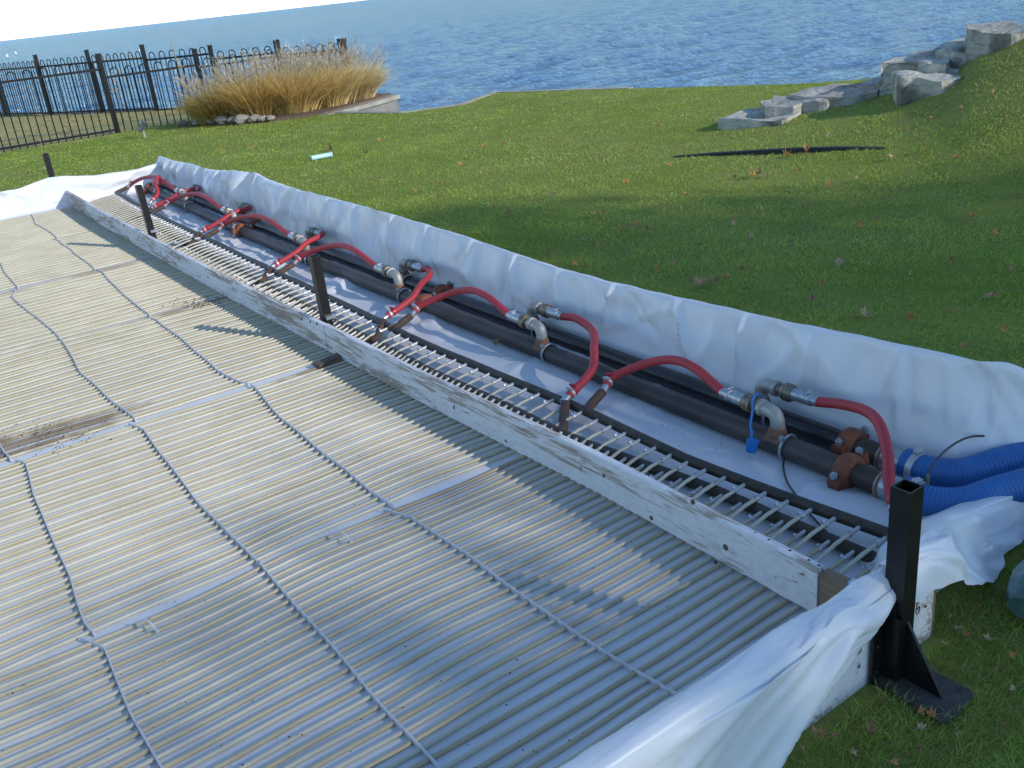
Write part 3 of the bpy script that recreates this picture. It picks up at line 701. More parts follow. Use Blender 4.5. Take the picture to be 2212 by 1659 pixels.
# ------------------------------------------------------------------ tube mats
ORD = ['nearest the tall black post', 'second from the tall black post', 'third from the tall black post', 'fourth from the tall black post', 'fifth from the tall black post', 'farthest from the camera']
MATS = [(1.215, 2.492), (2.550, 3.935), (4.025, 5.475), (5.555, 6.98), (7.065, 8.445), (8.52, 9.93)]
NT = 34
STRIPX = [([1.2, 1.6, 2.04, 2.5, 2.67, 3.05, 3.49, 3.93, 4.0, 4.28, 5.23, 6.0, 6.9, 7.04, 7.7, 8.3, 8.8, 9.4, 10.2], [1.19, 1.155, 1.148, 1.14, 1.127, 1.135, 1.15, 1.20, 1.195, 1.155, 1.173, 1.2, 1.236, 1.217, 1.235, 1.27, 1.28, 1.25, 1.36]),
          ([1.2, 1.65, 1.99, 2.22, 2.49, 2.74, 3.04, 3.47, 3.93, 4.28, 4.82, 5.38, 6.12, 6.79, 7.0, 7.9, 8.6, 10], [.65, .654, .66, .658, .67, .66, .653, .669, .687, .662, .662, .69, .683, .65, .72, .744, .77, .82]),
          ([1.2, 1.85, 2.11, 2.45, 2.59, 2.88, 3.28, 3.59, 3.91, 4.0, 4.12, 5, 6, 7, 8.5, 10], [.16, .173, .169, .18, .166, .189, .199, .209, .238, .192, .179, .19, .17, .21, .25, .3])]
clampme = MB().lathe((0, 0, 0), (1, 0, 0), [(-.006, .0070), (-.005, .0086), (.005, .0086), (.006, .0070)], 8).box((0, 0, .0105), (.009, .007, .007)).mesh('clamp', M['steel'])
nipme = MB().lathe((0, 0, 0), (1, 0, 0), [(0, .0066), (.045, .0066)], 8).mesh('nipple', M['nipple'])
def hdr_x(far, y):
    return .010*nz(y*1.9, 7 if far else 3, 2) + (interp(y, [1.2, 2.0, 2.6, 3.5, 5, 7, 8.5, 10], [2.03, 1.965, 1.985, 1.95, 1.985, 2.03, 2.06, 2.13]) if far else
            interp(y, [1.2, 1.8, 2.5, 3.5, 5, 7, 8.5, 10], [1.945, 1.91, 1.835, 1.83, 1.86, 1.91, 1.96, 2.02]))
def taps():
    f = [atx(px, py, 2.29).y for px, py in [(1690, 885), (1175, 710), (862, 597)]] + [5.75, 7.15, 8.50]
    b = [atx(px, py, 2.43).y for px, py in [(1650, 833), (1150, 675), (868, 570)]] + [6.05, 7.42, 8.78]
    return f, b
TF, TB = taps()
def xf(y): return 2.264 + .006*(y-1.5) + dx(y)
def xb(y): return xf(y) + .150
for mi, (y0, y1) in enumerate(MATS):
    t = thing('tube_mat', 'mat of cream plastic tubes with two dark header pipes, ' + ORD[mi], 'tube mat', (1.9, (y0+y1)/2, 0), 'cream tube mats on the rink floor')
    pit = (y1-y0)/(NT-1); yc = (y0+y1)/2
    sx = lambda k, y: interp(y, *STRIPX[min(k, 2)]) - .5*max(0, k-2) + .010*nz(y*2.6, k*2.7, 1) + (.022*nz(y*.9, k*3.1, 6) if k > 2 or y > 4 else 0)
    for i in range(NT):
        up = i % 2 == 0
        yb = y0 + i*pit; e = (yb-yc)/(y1-y0)*2
        xe = hdr_x(up, yb) - .052
        X = np.concatenate([np.arange(-2.6, -1.0, .2), np.arange(-1.0, 1.62, .06), np.linspace(1.64, xe, 6)])
        pts = []
        for x in X:
            tt = sst(1.72, xe, x)
            wv = .032*nz(x*1.1, mi*5.1, yb*.7) + .012*nz(x*1.9, mi*3.1, yb*1.2) + .006*nz(x*3.3, mi*2.0, yb*2.5) + .0035*nz(x*2.5, i*3.7, 2)
            wv += -.016*e*abs(e)*math.sin((x-.1)*2*math.pi/1.0 + mi)*.5
            wv += .014*nz(i*.31, x*.9, mi*3.7)
            att = 1-sst(1.25, 1.7, x)*.8
            zz = (.0092 if up else .0076) + .002*nz(x*4, i*1.3, 7)
            z = zz + tt*((.050 if up else .026) - zz) + (.006*math.sin(tt*math.pi) if up else 0)
            pts.append((x, yb + wv*att + .006*nz(i*5.1, mi, 3)*tt, z))
        tb = MB().tube(pts, .0061 if up else .0068, 8, True).build('tube', M['tube_pale' if up else 'tube_tan'], t, True, 80)
        zc = pts[-1][2]
        d = (Vector(pts[-1]) - Vector(pts[-2])).normalized()
        for me, nm, off in ((clampme, 'clamp', -.006), (nipme, 'nipple', .0)):
            o = bpy.data.objects.new(nm, me); COL.objects.link(o); o.parent = tb
            q = Vector(pts[-1]) + d*off; o.location = q
            o.rotation_euler = Vector((1, 0, 0)).rotation_difference(d).to_euler()
            if nm == 'clamp': o.rotation_euler.rotate_axis('X', random.uniform(-1, 1))
    for k in range(5):
        yy = np.linspace(y0-.035, y1+.03, 40); V = []
        for j, y in enumerate(yy):
            x = sx(k, y)
            if j > 36 and (mi+k) % 2 == 0: x -= .012*(j-36)
            ln = .004*nz(y*3, k, mi)
            for ox, z in ((-.0022, .002), (-.0024+ln, .0185), (.0024+ln, .0185), (.0022, .002)): V.append((x+ox, y, z))
        F = [(i*4+a, i*4+(a+1) % 4, (i+1)*4+(a+1) % 4, (i+1)*4+a) for i in range(39) for a in range(4)] + [(3, 2, 1, 0), (156, 157, 158, 159)]
        MB().add(V, F).build('spacer_strip', M['spacer'], t, False)
    # headers
    hy = np.linspace(y0-.01, y1+.025, 14)
    fa = [(hdr_x(True, y), y, .052 + .004*nz(y*2, 1, mi)) for y in hy]; ne = [(hdr_x(False, y), y, .025) for y in hy]
    MB().tube(fa, .0185, 14).build('header_pipe', M['header'], t)
    MB().tube(ne, .0185, 14).build('header_pipe', M['header'], t)
    MB().lathe((fa[0][0], fa[0][1]-.001, .052), (0, -1, 0), [(0, .018), (.002, .0175)], 14).build('end_cap', M['cutend'], t)
    # elbows: far end of the far header, near end of the near header
    yE = y1+.03; xE = hdr_x(True, y1)
    MB().tube(catmull([(xE, yE-.03, .052), (xE+.002, yE+.012, .053), (xE+.02, yE+.03, .056), (xE+.055, yE+.045, .062), (xE+.125, yE+.07, .074)], 5), .0185, 12).build('elbow', M['rusty'], t)
    yN = y0-.01; xN = hdr_x(False, y0)
    MB().tube(catmull([(xN, yN+.03, .025), (xN+.004, yN-.010, .026), (xN+.022, yN-.012, .030), (xN+.06, yN+.03, .044), (xN+.125, yN+.095, .064)], 5), .0185, 12).build('elbow', M['rusty'], t)

# ------------------------------------------------------------------ manifold pipes
CP_F = [1.60, 4.23, 7.02, 9.90]; CP_B = [1.70, 4.30, 7.12, 9.95]
PLC = ['nearest the blue hoses', 'in the middle of the row', 'at the far end of the rink']
for row, fx, cps, mname in (('front', xf, CP_F, 'pipe'), ('back', xb, CP_B, 'pipe_black')):
    for i in range(3):
        a, b = cps[i]+.012, cps[i+1]-.012
        yy = np.linspace(a, b, 12)
        o = MB().tube([(fx(y), y, .0410 + .003*nz(y, 3, 1)) for y in yy], .0375, 24).build('manifold_pipe', M[mname if i < 2 else 'pipe'])
        tag(o, f'thick dark {row} manifold pipe, section {PLC[i]}', 'pipe', 'dark manifold pipes')
    for i, y in enumerate(cps):
        where = ['beside the blue hoses', 'near the middle of the row', 'farther along the row', 'at the far end'][i]
        t = thing('pipe_coupling', f'rusty orange bolted coupling on the {row} pipe {where}', 'pipe coupling', (fx(y), y, .06), 'orange pipe couplings')
        MB().lathe((fx(y), y-.030, .042), (0, 1, 0), [(0, .041), (.003, .049), (.011, .056), (.020, .058), (.040, .058), (.049, .056), (.057, .049), (.060, .041)], 22).build('housing', M['orange'], t)
        s = random.uniform(-.3, .5)
        for sg in (-1, 1):
            dv = Vector((math.cos(s), 0, math.sin(s)))*sg; c = Vector((fx(y), y, .042)) + dv*.066
            if c.z < .02: c.z = .022
            pv = Vector((-math.sin(s), 0, math.cos(s)))
            R = Matrix((dv, Vector((0, 1, 0)), pv)).transposed()
            MB().box(c, (.028, .038, .040), 0, R).build('lug', M['orange'], t, False)
            bl = MB().tube([c - pv*.045, c + pv*.045], .007, 8).lathe(c+pv*.026, pv, [(0, .013), (.012, .013)], 6).lathe(c-pv*.038, pv, [(0, .013), (.012, .013)], 6)
            bl.build('bolt', M['galv'], t)
    # stub and hose fitting at the near end
    y = cps[0]
    o = MB().tube([(fx(y), y-.012, .042), (fx(y), y-.115, .042)], .0375, 24).build('pipe_stub', M['stub'])
    tag(o, f'short brown pipe stub on the {row} pipe between the orange coupling and the blue hose', 'pipe stub')

def hose_tap(row, i, y, fx, sgn):
    x = fx(y)
    t = thing('pipe_tap', f'grey elbow tap clamped on the {row} black pipe, ' + ORD[i].replace('tall black post', 'blue hoses').replace('farthest from the camera', 'last before the far end'), 'pipe tap', (x, y, .06), 'elbow taps on the pipes')
    mb = MB(); mb.lathe((x, y-.035, .0410), (0, 1, 0), [(0, .039), (.003, .043), (.067, .043), (.07, .039)], 20)
    R = mb  # keep only the upper half of the saddle sleeve
    keep = [(f) for f in R.f if all(R.v[k][2] > .052 for k in f)]
    mb2 = MB(); mb2.v = R.v; mb2.f = keep; mb2.lathe((x, y, .074), (0, 0, 1), [(0, .033), (.012, .032), (.030, .027)], 14)
    mb2.build('saddle', M['cutend'], t)
    for s in (-.045,):
        pts = [(x + .0435*math.cos(a), y+s, .0410 + .0435*math.sin(a)) for a in np.linspace(-.5, math.pi+.5, 18)]
        MB().tube(pts, .0055, 7).lathe((x-.032, y+s, .080), (-.3, 0, 1), [(0, .010), (.014, .010)], 6).build('u_bolt', M['galv'], t)
    pts = [(x, y, .088), (x, y, .118), (x, y+.006*sgn, .141), (x, y+.022*sgn, .153), (x, y+.045*sgn, .155), (x, y+.075*sgn, .155)]
    MB().tube(catmull(pts, 4), [.0245]*21, 14).lathe((x, y+.055*sgn, .155), (0, sgn, 0), [(0, .0245), (.002, .030), (.018, .030), (.02, .0245)], 14).build('elbow', M['elbow'], t)
    MB().lathe((x, y+.075*sgn, .155), (0, sgn, 0), [(0, .021), (.03, .021)], 12).build('valve_body', M['bluetag' if 1 < i < 5 else 'brass'], t)
    return t
def band(p, d, r, par, m='steel'):
    d = Vector(d).normalized(); p = Vector(p)
    up = Vector((0, 0, 1)); up = (up - d*up.dot(d)).normalized(); side = d.cross(up)
    R = Matrix((d, side, up)).transposed()
    MB().lathe(p-d*.006, d, [(0, r), (.001, r+.0022), (.011, r+.0022), (.012, r)], 16).box(p+up*(r+.006), (.012, .016, .010), 0, R).tube([p+up*(r+.008)-side*.014, p+up*(r+.008)+side*.016], .004, 6).build('hose_clamp', M[m], par)
def red_hose(label, tap, sgn, path, par_x):
    x, y = tap
    t = thing('red_hose', label, 'hose', (x, y, .17), 'red rubber hoses')
    s = Vector((0, sgn, 0)); b = Vector((x, y, .155)); P = [Vector(p) for p in path]
    aim = (P[1]-(b+s*.105)); s2 = Vector((aim.x*.25, sgn*abs(aim.y), aim.z*.15)).normalized()
    q = b + s*.105
    MB().lathe(q-s2*.004, s2, [(0, .023), (.002, .030), (.010, .033), (.016, .030), (.020, .033), (.030, .033), (.036, .030), (.042, .025)], 16).build('locking_collar', M['brass'], t)
    MB().lathe(q+s2*.036, s2, [(0, .0225), (.05, .0225), (.052, .020), (.060, .020), (.062, .0225), (.078, .0225), (.08, .018), (.105, .018)], 14).build('coupler', M['galv'], t)
    st = q+s2*.105
    pts = catmull([st-s2*.02, st+s2*.03] + P, 9)
    MB().tube(pts, .0172, 14).build('hose', M['red'], t)
    band(st-s2*.002, s2, .0175, t)
    d = (pts[-1]-pts[-2]).normalized(); band(pts[-1]-d*.022, d, .0175, t)
    band(pts[-1]-d*.045, d, .0172, t, 'redband')
    MB().lathe(pts[-1]-d*.012, d, [(0, .0155), (.05, .0155)], 12).build('barb', M['galv'], t)
    return t
HW = ['nearest the blue hoses', 'second from the blue hoses', 'third from the blue hoses', 'fourth from the blue hoses', 'fifth from the blue hoses', 'last before the far end']
for i in range(6):
    y = TF[i]; x = xf(y); hose_tap('front', i, y, xf, 1)
    ye = MATS[i][1]+.10; xe = hdr_x(True, MATS[i][1])+.125
    L = ye-(y+.21)
    path = [(x+.015, y+.21+L*.35, .205), (x+.02, y+.21+L*.60, .205), (x-.005, y+.21+L*.84, .165), (xe+.075, ye+.025, .105), (xe+.03, ye+.012, .085)]
    red_hose('red hose arching from the front pipe to the cream mat, ' + HW[i], (x, y), 1, path, xe)
    y = TB[i]; x = xb(y); hose_tap('back', i, y, xb, -1)
    yn = MATS[i][0]+.085; xn = hdr_x(False, MATS[i][0])+.125
    L = (y-.21)-yn
    if i == 0: path = [(x+.0, y-.33, .175), (x-.035, y-.45, .20), (x-.10, y-.545, .205), (x-.19, y-.635, .175), (x-.27, y-.70, .12), (xn+.03, yn+.02, .075)]
    else: path = [(x-.005, y-.21-L*.22, .168), (x-.06, y-.21-L*.5, .165), (xf(y)-.02, y-.21-L*.72, .155), (xf(y)-.12, y-.21-L*.88, .118), (xn+.03, yn+.022, .075)]
    red_hose('red hose curling from the back pipe to the cream mat, ' + HW[i], (x, y), -1, path, xn)
# one more hose loop at the far corner
y = 9.62; hose_tap('front', 5, y, xf, -1)['label'] = 'grey elbow tap on the front pipe at the very far end'
red_hose('short red hose loop at the far corner of the rink', (xf(y), y), -1, [(xf(9.3)-.02, 9.28, .23), (xf(9.2)-.10, 9.12, .20), (2.28, 9.02, .12), (2.2, 8.98, .07)], 0)

# blue suction hoses
def blue_hose(label, row, fx, y, path):
    x = fx(y); t = thing('suction_hose', label, 'hose', (x, y, .06), 'blue suction hoses')
    pts = catmull(path, 40); L = 0; rr = [.052]
    dist = [0]
    for a, b in zip(pts[:-1], pts[1:]): L += (b-a).length; dist.append(L)
    n = int(L/.0021); P2 = []; rr = []
    for k in range(n):
        s = L*k/(n-1); j = min(len(pts)-2, int(np.searchsorted(dist, s))-1 if s > 0 else 0); j = max(j, 0)
        u = (s-dist[j])/max(1e-6, dist[j+1]-dist[j]); P2.append(pts[j].lerp(pts[j+1], u))
        rr.append(.0475 + .0013*math.sin(2*math.pi*s/.0115) if s > .05 else .0485)
    MB().tube(P2, rr, 22).build('hose_wall', M['bluehose'], t, True, 180)
    d = (P2[20]-P2[0]).normalized()
    MB().lathe((x, y, .042), (0, -1, 0), [(0, .0395), (.003, .043), (.010, .043), (.012, .041), (.085, .041), (.088, .046), (.105, .047), (.11, .044)], 22).build('fitting', M['galv'], t)
    MB().lathe((x, y+.001, .042), (0, -1, 0), [(0, .041), (.010, .044), (.016, .042)], 22).build('gasket', M['cutend'], t)
    band(P2[17], d, .050, t); band(P2[22], d, .050, t)
    return t
blue_hose('blue ribbed hose on the front pipe, the lower of the two at the frame edge', 'front', xf, CP_F[0]-.115, [(xf(1.4), 1.40, .050), (xf(1.4)-.01, 1.33, .050), (2.30, 1.245, .058), (2.40, 1.175, .088), (2.55, 1.09, .105), (2.8, .96, .085), (3.2, .8, .055)])
blue_hose('blue ribbed hose on the back pipe, the upper of the two at the frame edge', 'back', xb, CP_B[0]-.115, [(xb(1.5), 1.50, .050), (xb(1.5), 1.42, .050), (2.45, 1.335, .060), (2.54, 1.265, .088), (2.72, 1.17, .10), (3.0, 1.05, .075), (3.4, .92, .055)])
# blue dust cap hanging by its strap
c = thing('dust_cap', 'bright blue plastic dust cap dangling on a strap by the first elbow', 'cap', (2.2, 1.9, .05))
yt = TF[0]; xx = xf(yt); cp = atx(1622, 962, 2.175); ct = atx(1612, 940, 2.175)
MB().lathe(cp - Vector((0, 0, .022)), (.15, -.1, 1), [(0, .0185), (.036, .0195), (.037, .0215), (.041, .0215), (.042, .019)], 14).build('cup', M['bluecap'], c)
MB().tube(catmull([(xx, yt+.09, .196), (xx-.026, yt+.085, .182), (xx-.032, yt+.078, .155), (xx-.058, yt+.065, .112), (2.185, cp.y+.005, cp.z+.045), (cp.x, cp.y, cp.z+.02)], 6), .0045, 6).build('strap', M['bluecap'], c)
MB().tube([(xx+.0265*math.cos(a), yt+.088, .170+.0265*math.sin(a)) for a in np.linspace(0, 2*math.pi, 18)], .0035, 6).build('strap_ring', M['bluecap'], c)
# cables
def cable(label, pts, r=.0035):
    o = MB().tube(catmull(pts, 8), r, 7).build('cable', M['wire']); tag(o, label, 'cable'); return o
cable('thin grey cable looping over the blue hoses', [at(2003, 1027, .10)+Vector((0, 0, -.03)), at(2008, 1015, .11), at(2040, 975, .15), at(2085, 947, .16), at(2130, 942, .15), at(2185, 950, .12), at(2240, 975, .07)])
cable('dark grey cable crossing beneath the header pipes', [at(1820, 1000, .02), at(1735, 960, .012), at(1705, 975, .012), at(1692, 1000, .010), at(1698, 1035, .010), at(1712, 1060, .010), at(1745, 1105, .008), at(1795, 1160, .008)])
pg = MB().lathe(at(2003, 1045, .10), (.1, 0, 1), [(0, .006), (.028, .006), (.03, .003)], 8).build('cable_plug', M['brass']); tag(pg, 'small brass plug standing on the lower blue hose', 'plug')
bt = MB().box(at(383, 527, .03), (.07, .09, .01), .4).build('plastic_offcut', M['bluetag'], None, False); tag(bt, 'flat faded blue plastic piece lying on the tubes behind the plank', 'plastic piece')

# zip ties standing up from the tubes
for (px, py, lab) in [(320, 1350, 'white cable tie standing up from the tubes at the left gap'), (738, 1158, 'white cable tie lying on the tubes near the middle gap'), (620, 1418, None)]:
    if not lab: continue
    p = at(px, py, .03)
    o = MB().tube(catmull([p+Vector((-.02, .03, -.01)), p+Vector((-.005, .012, .012)), p+Vector((.005, -.01, .012)), p+Vector((.012, -.03, -.012))], 5), .0028, 6).box(p+Vector((.014, -.034, -.008)), (.008, .008, .008)).build('cable_tie', M['spacer'])
    tag(o, lab, 'cable tie')

# ------------------------------------------------------------------ black posts
def post(label, x, y, z0, z1, s=.048, lean=(0, 0), full=False, rz=0.):
    t = thing('square_post', label, 'post', (x, y, z0), 'black square posts')
    T = .004; mb = MB(); n = len(mb.v)
    R = Matrix.Rotation(rz, 3, 'Z')
    def ring(h, z, ln): return [Vector((x+ln[0], y+ln[1], 0)) + R @ Vector((a*h, b*h, 0)) + Vector((0, 0, z)) for a, b in ((-1, -1), (1, -1), (1, 1), (-1, 1))]
    h = s/2; vs = ring(h, z0, (0, 0)) + ring(h, z1, lean) + ring(h-T, z1, lean) + ring(h-T, z0+.02, (0, 0))
    fs = []
    for b in range(3):
        for j in range(4): fs.append((b*4+j, b*4+(j+1) % 4, b*4+4+(j+1) % 4, b*4+4+j))
    fs += [(3, 2, 1, 0), (12, 13, 14, 15)]
    mb.add(vs, fs).build('square_tube', M['black'], t, False)
    return t
tp = post('tall black square post on a gusseted base plate at the near corner', 1.606, .990, 0, .5, .047)
gA, gB = (1.612, .948), (1.612, .858)
V = [(1.602, .966, .004), (1.602, .866, .004), (1.602, .966, .165), (1.610, .966, .004), (1.610, .866, .004), (1.610, .966, .165)]
MB().add(V, [(0, 2, 1), (3, 4, 5), (0, 1, 4, 3), (1, 2, 5, 4), (2, 0, 3, 5)]).build('gusset', M['black'], tp, False)
PL = [at(px, py, .012) for px, py in [(1850, 1447), (2035, 1560), (2060, 1552), (2102, 1503), (2098, 1490), (1993, 1436), (1960, 1425)]]
MB().prism([(p.x, p.y) for p in PL], .004, .012).build('base_plate', M['plate'], tp, False)
ph = at(2072, 1492, .0125); MB().lathe((ph.x, ph.y, .0118), (0, 0, 1), [(0, .0058), (.001, .0058)], 12).build('bolt_hole', M['ink'], tp)
ph = at(2030, 1535, .0125); MB().lathe((ph.x, ph.y, .0118), (0, 0, 1), [(0, .0058), (.001, .0058)], 12).build('bolt_hole', M['ink'], tp)
MB().box((1.560, 1.006, .110), (.044, .006, .215)).box((1.579, .992, .110), (.006, .026, .215)).build('side_flange', M['black'], tp, False)
MB().box((1.577, .972, .10), (.007, .012, .17)).build('weld_rib', M['black'], tp, False)
for zb in (.035, .105, .165): MB().lathe((1.550, 1.003, zb), (0, -1, 0), [(0, .006), (.004, .006), (.006, .003)], 8).build('bolt', M['black'], tp)
for (lab, bx0, ln, zt) in [('black square post behind the white plank at its joint', (1.708, 4.20), (-.004, 0), .452), ('black square post behind the white plank near the far end', (1.722, 7.25), (-.012, .0), .485)]:
    q = post(lab, bx0[0], bx0[1], .03, zt, .045, ln)
    MB().box((bx0[0]+.010, bx0[1]-.032, .145), (.05, .016, .016)).build('bracket', M['galv'], q, False)
post('black square post standing on the lawn beyond the far end', *(aty(112, 382, 10.32)[:2]), 0, aty(105, 330, 10.32)[2], .05)

# teal bundle at the right edge
rl = thing('wrapped_bundle', 'teal film wrapped bundle lying on the dark grass at the right edge', 'bundle', (2.05, .93, .08))
pA = at(2200, 1318, .065)
V = []; nr, na = 26, 30
dirv = Vector((.97, .10, 0)).normalized(); sd = Vector((-dirv.y, dirv.x, 0))
for i in range(nr):
    s = i/(nr-1); base = pA + dirv*(s*.7+.012); r0 = .066*min(1, (s*7+.12))**.35
    for j in range(na):
        a = 2*math.pi*j/na; r = r0*(1+.16*nz(s*9, math.cos(a)*2, math.sin(a)*2)+.06*nz(s*25, math.cos(a)*5, math.sin(a)*5))
        V.append(base + sd*math.cos(a)*r + Vector((0, 0, math.sin(a)*r*.9)))
F = [(i*na+j, i*na+(j+1) % na, (i+1)*na+(j+1) % na, (i+1)*na+j) for i in range(nr-1) for j in range(na)] + [tuple(range(na))]
MB().add(V, F).build('film_wrap', M['teal'], rl)
MB().tube([pA+dirv*.2+sd*.069*math.cos(a)+Vector((0, 0, .063*math.sin(a))) for a in np.linspace(0, 2*math.pi, 24)], .006, 6).build('tie_cord', M['wire'], rl)

# ------------------------------------------------------------------ small things on the lawn
p = at(693, 338, .02); t = thing('plastic_tube', 'pale aqua plastic tube lying on the sunlit lawn', 'tube', p)
d = Vector((.93, -.42, 0)).normalized()
d = (at(715, 334, .02)-at(672, 342, .02)).normalized(); a = at(672, 342, .03)
MB().lathe(a, d, [(0, .010), (.004, .027), (.22, .027), (.224, .022)], 14).build('barrel', M['tubebottle'], t)
MB().lathe(a+d*.224, d, [(0, .031), (.014, .031), (.018, .024)], 14).build('end_cap', M['tubebottle'], t)
# black edging strip: a thin bar lying half sunk in the turf
P = [at_hill(px, py) for px, py in [(1455, 339), (1540, 336), (1640, 333), (1740, 329), (1830, 324), (1911, 320)]]
Hh = [.004, .020, .032, .036, .022, .003]; V = []
for q, h in zip(P, Hh):
    dv = Vector((q.x, q.y, 0)).normalized()*.016
    V += [q-dv-Vector((0, 0, .03)), q-dv+Vector((0, 0, h)), q+dv*.6+Vector((0, 0, h+.006)), q+dv-Vector((0, 0, .03))]
F = [(i*4+a, i*4+(a+1) % 4, (i+1)*4+(a+1) % 4, (i+1)*4+a) for i in range(5) for a in range(4)] + [(0, 1, 2, 3), (23, 22, 21, 20)]
o = MB().add(V, F).build('edging_strip', M['strip'], None, False); tag(o, 'long thin black plastic strip lying in the lawn below the boulders', 'edging strip')
# garden spot light
p = at(313, 297, 0); t = thing('garden_light', 'small grey garden spotlight on a stake in front of the fence', 'garden light', p)
MB().tube([(p.x, p.y, 0), (p.x, p.y, .12)], .014, 8).build('stake', M['steel'], t)
MB().lathe((p.x-.02, p.y, .13), (.45, -.2, .75), [(-.05, .02), (-.04, .035), (.10, .042), (.12, .05), (.122, .04)], 12).build('lamp_head', M['lampmetal'], t)
# dry stalks
def stalk(label, base, h, lean, sprigs, r=.008):
    t = thing('dry_stalk', label, 'dry plant', base); b = Vector(base)
    pts = catmull([b, b+Vector((lean*.3, 0, h*.5)), b+Vector((lean, 0, h))], 6)
    MB().tube(pts, np.linspace(r, r*.35, len(pts)), 6).build('stem', M['leaf_b'], t)
    for k in range(sprigs):
        q = pts[int(len(pts)*random.uniform(.45, .95))]; dv = Vector((random.uniform(-1, 1), random.uniform(-1, 1), random.uniform(.1, .8))).normalized()
        MB().tube([q, q+dv*.06, q+dv*.13-Vector((0, 0, .02))], .003, 4).add([q+dv*.09, q+dv*.14+Vector((.02, .02, 0)), q+dv*.19, q+dv*.14-Vector((.02, .02, .01))], [(0, 1, 2, 3)]).build('sprig', M['leaf_b'], t)
stalk('tall pale dry stalk in front of the fence beside the straw coloured grasses', (4.93, 16.2, 0), 1.28, -.06, 6, .013)
stalk('brown dry weed stalk with withered leaves behind the fence', (3.98, 16.75, 0), .95, .05, 9, .006)
stalk('short pale stalk poking up from the lawn near the far black post', at(95, 345, 0), .26, .03, 0, .006)
for k, (px, py) in enumerate([(16, 123), (34.5, 117)]):
    p = at(px, py, LAKE_Z); o = MB().lathe(p+Vector((0, 0, -.1)), (0, 0, 1), [(0, .12), (.25, .22), (.5, .16), (.62, .03)], 10).build('float_buoy', M['white'])
    tag(o, 'tiny white float far out on the lake, ' + ('farther left' if k == 0 else 'farther right'), 'float', 'white floats on the lake')

# ------------------------------------------------------------------ ornamental grasses
def blades(name, base, direction, length, width, droop, tint, m, segs=3, parent=None):
    n = len(base); T = np.linspace(0, 1, segs+1)
    d = direction/np.linalg.norm(direction, axis=1, keepdims=True)
    h = d*np.array([1, 1, 0]); h /= np.maximum(np.linalg.norm(h, axis=1, keepdims=True), 1e-6)
    sd = np.stack([-h[:, 1], h[:, 0], np.zeros(n)], 1)
    ang = RNG.uniform(0, np.pi, n)[:, None]; sd = sd*np.cos(ang) + h*np.sin(ang)
    verts = np.zeros((n, 2*segs+1, 3), np.float32)
    for k in range(segs+1):
        t = T[k]; c = base + d*(length*t)[:, None] + h*(length*droop*t**2)[:, None]
        c[:, 2] -= length*droop*.85*t**2.2
        wd = (width*(1-t**1.6)*.5)[:, None]
        if k < segs: verts[:, 2*k] = c-sd*wd; verts[:, 2*k+1] = c+sd*wd
        else: verts[:, 2*k] = c
    nv = 2*segs+1; loops = []; starts = []
    quads = np.array([[2*k, 2*k+1, 2*k+3, 2*k+2] for k in range(segs-1)]); tri = np.array([2*segs-2, 2*segs-1, 2*segs])
    pl = np.concatenate([quads.reshape(-1), tri]) if segs > 1 else tri
    li = (np.arange(n)[:, None]*nv + pl[None]).reshape(-1)
    per = [4]*(segs-1)+[3]; ls = np.concatenate([[0], np.cumsum(per)[:-1]])
    st = (np.arange(n)[:, None]*sum(per) + ls[None]).reshape(-1); tot = np.tile(per, n)
    me = bpy.data.meshes.new(name); me.vertices.add(n*nv); me.vertices.foreach_set('co', verts.reshape(-1))
    me.loops.add(len(li)); me.loops.foreach_set('vertex_index', li.astype(np.int32))
    me.polygons.add(len(st)); me.polygons.foreach_set('loop_start', st.astype(np.int32)); me.polygons.foreach_set('loop_total', tot.astype(np.int32))
    me.update(); me.validate()
    at_ = me.color_attributes.new('tint', 'FLOAT_COLOR', 'POINT')
    cc = np.ones((n, nv, 4), np.float32); cc[:, :, :3] = tint[:, None, :]; at_.data.foreach_set('color', cc.reshape(-1))
    me.materials.append(m); return link(name, me, parent)
def rc(n, a, b): return np.array(a)[None]*(1-RNG.random((n, 1))) + np.array(b)[None]*RNG.random((n, 1))
CL = [((5.15, 15.35), .66, .60, (.42, .32, .09), (.62, .45, .16), 'leftmost clump of ornamental grass, olive gold and rounded'),
      ((5.62, 14.95), .90, .66, (.60, .42, .13), (.80, .58, .24), 'tawny clump of ornamental grass, second from the left'),
      ((6.15, 14.75), .90, .66, (.66, .49, .18), (.84, .65, .31), 'pale straw clump of ornamental grass, third from the left'),
      ((6.72, 14.85), .88, .66, (.68, .52, .20), (.86, .69, .35), 'pale straw clump of ornamental grass, second from the right'),
      ((7.32, 15.10), .78, .66, (.65, .51, .24), (.84, .68, .38), 'rightmost clump of ornamental grass leaning over the concrete wall')]
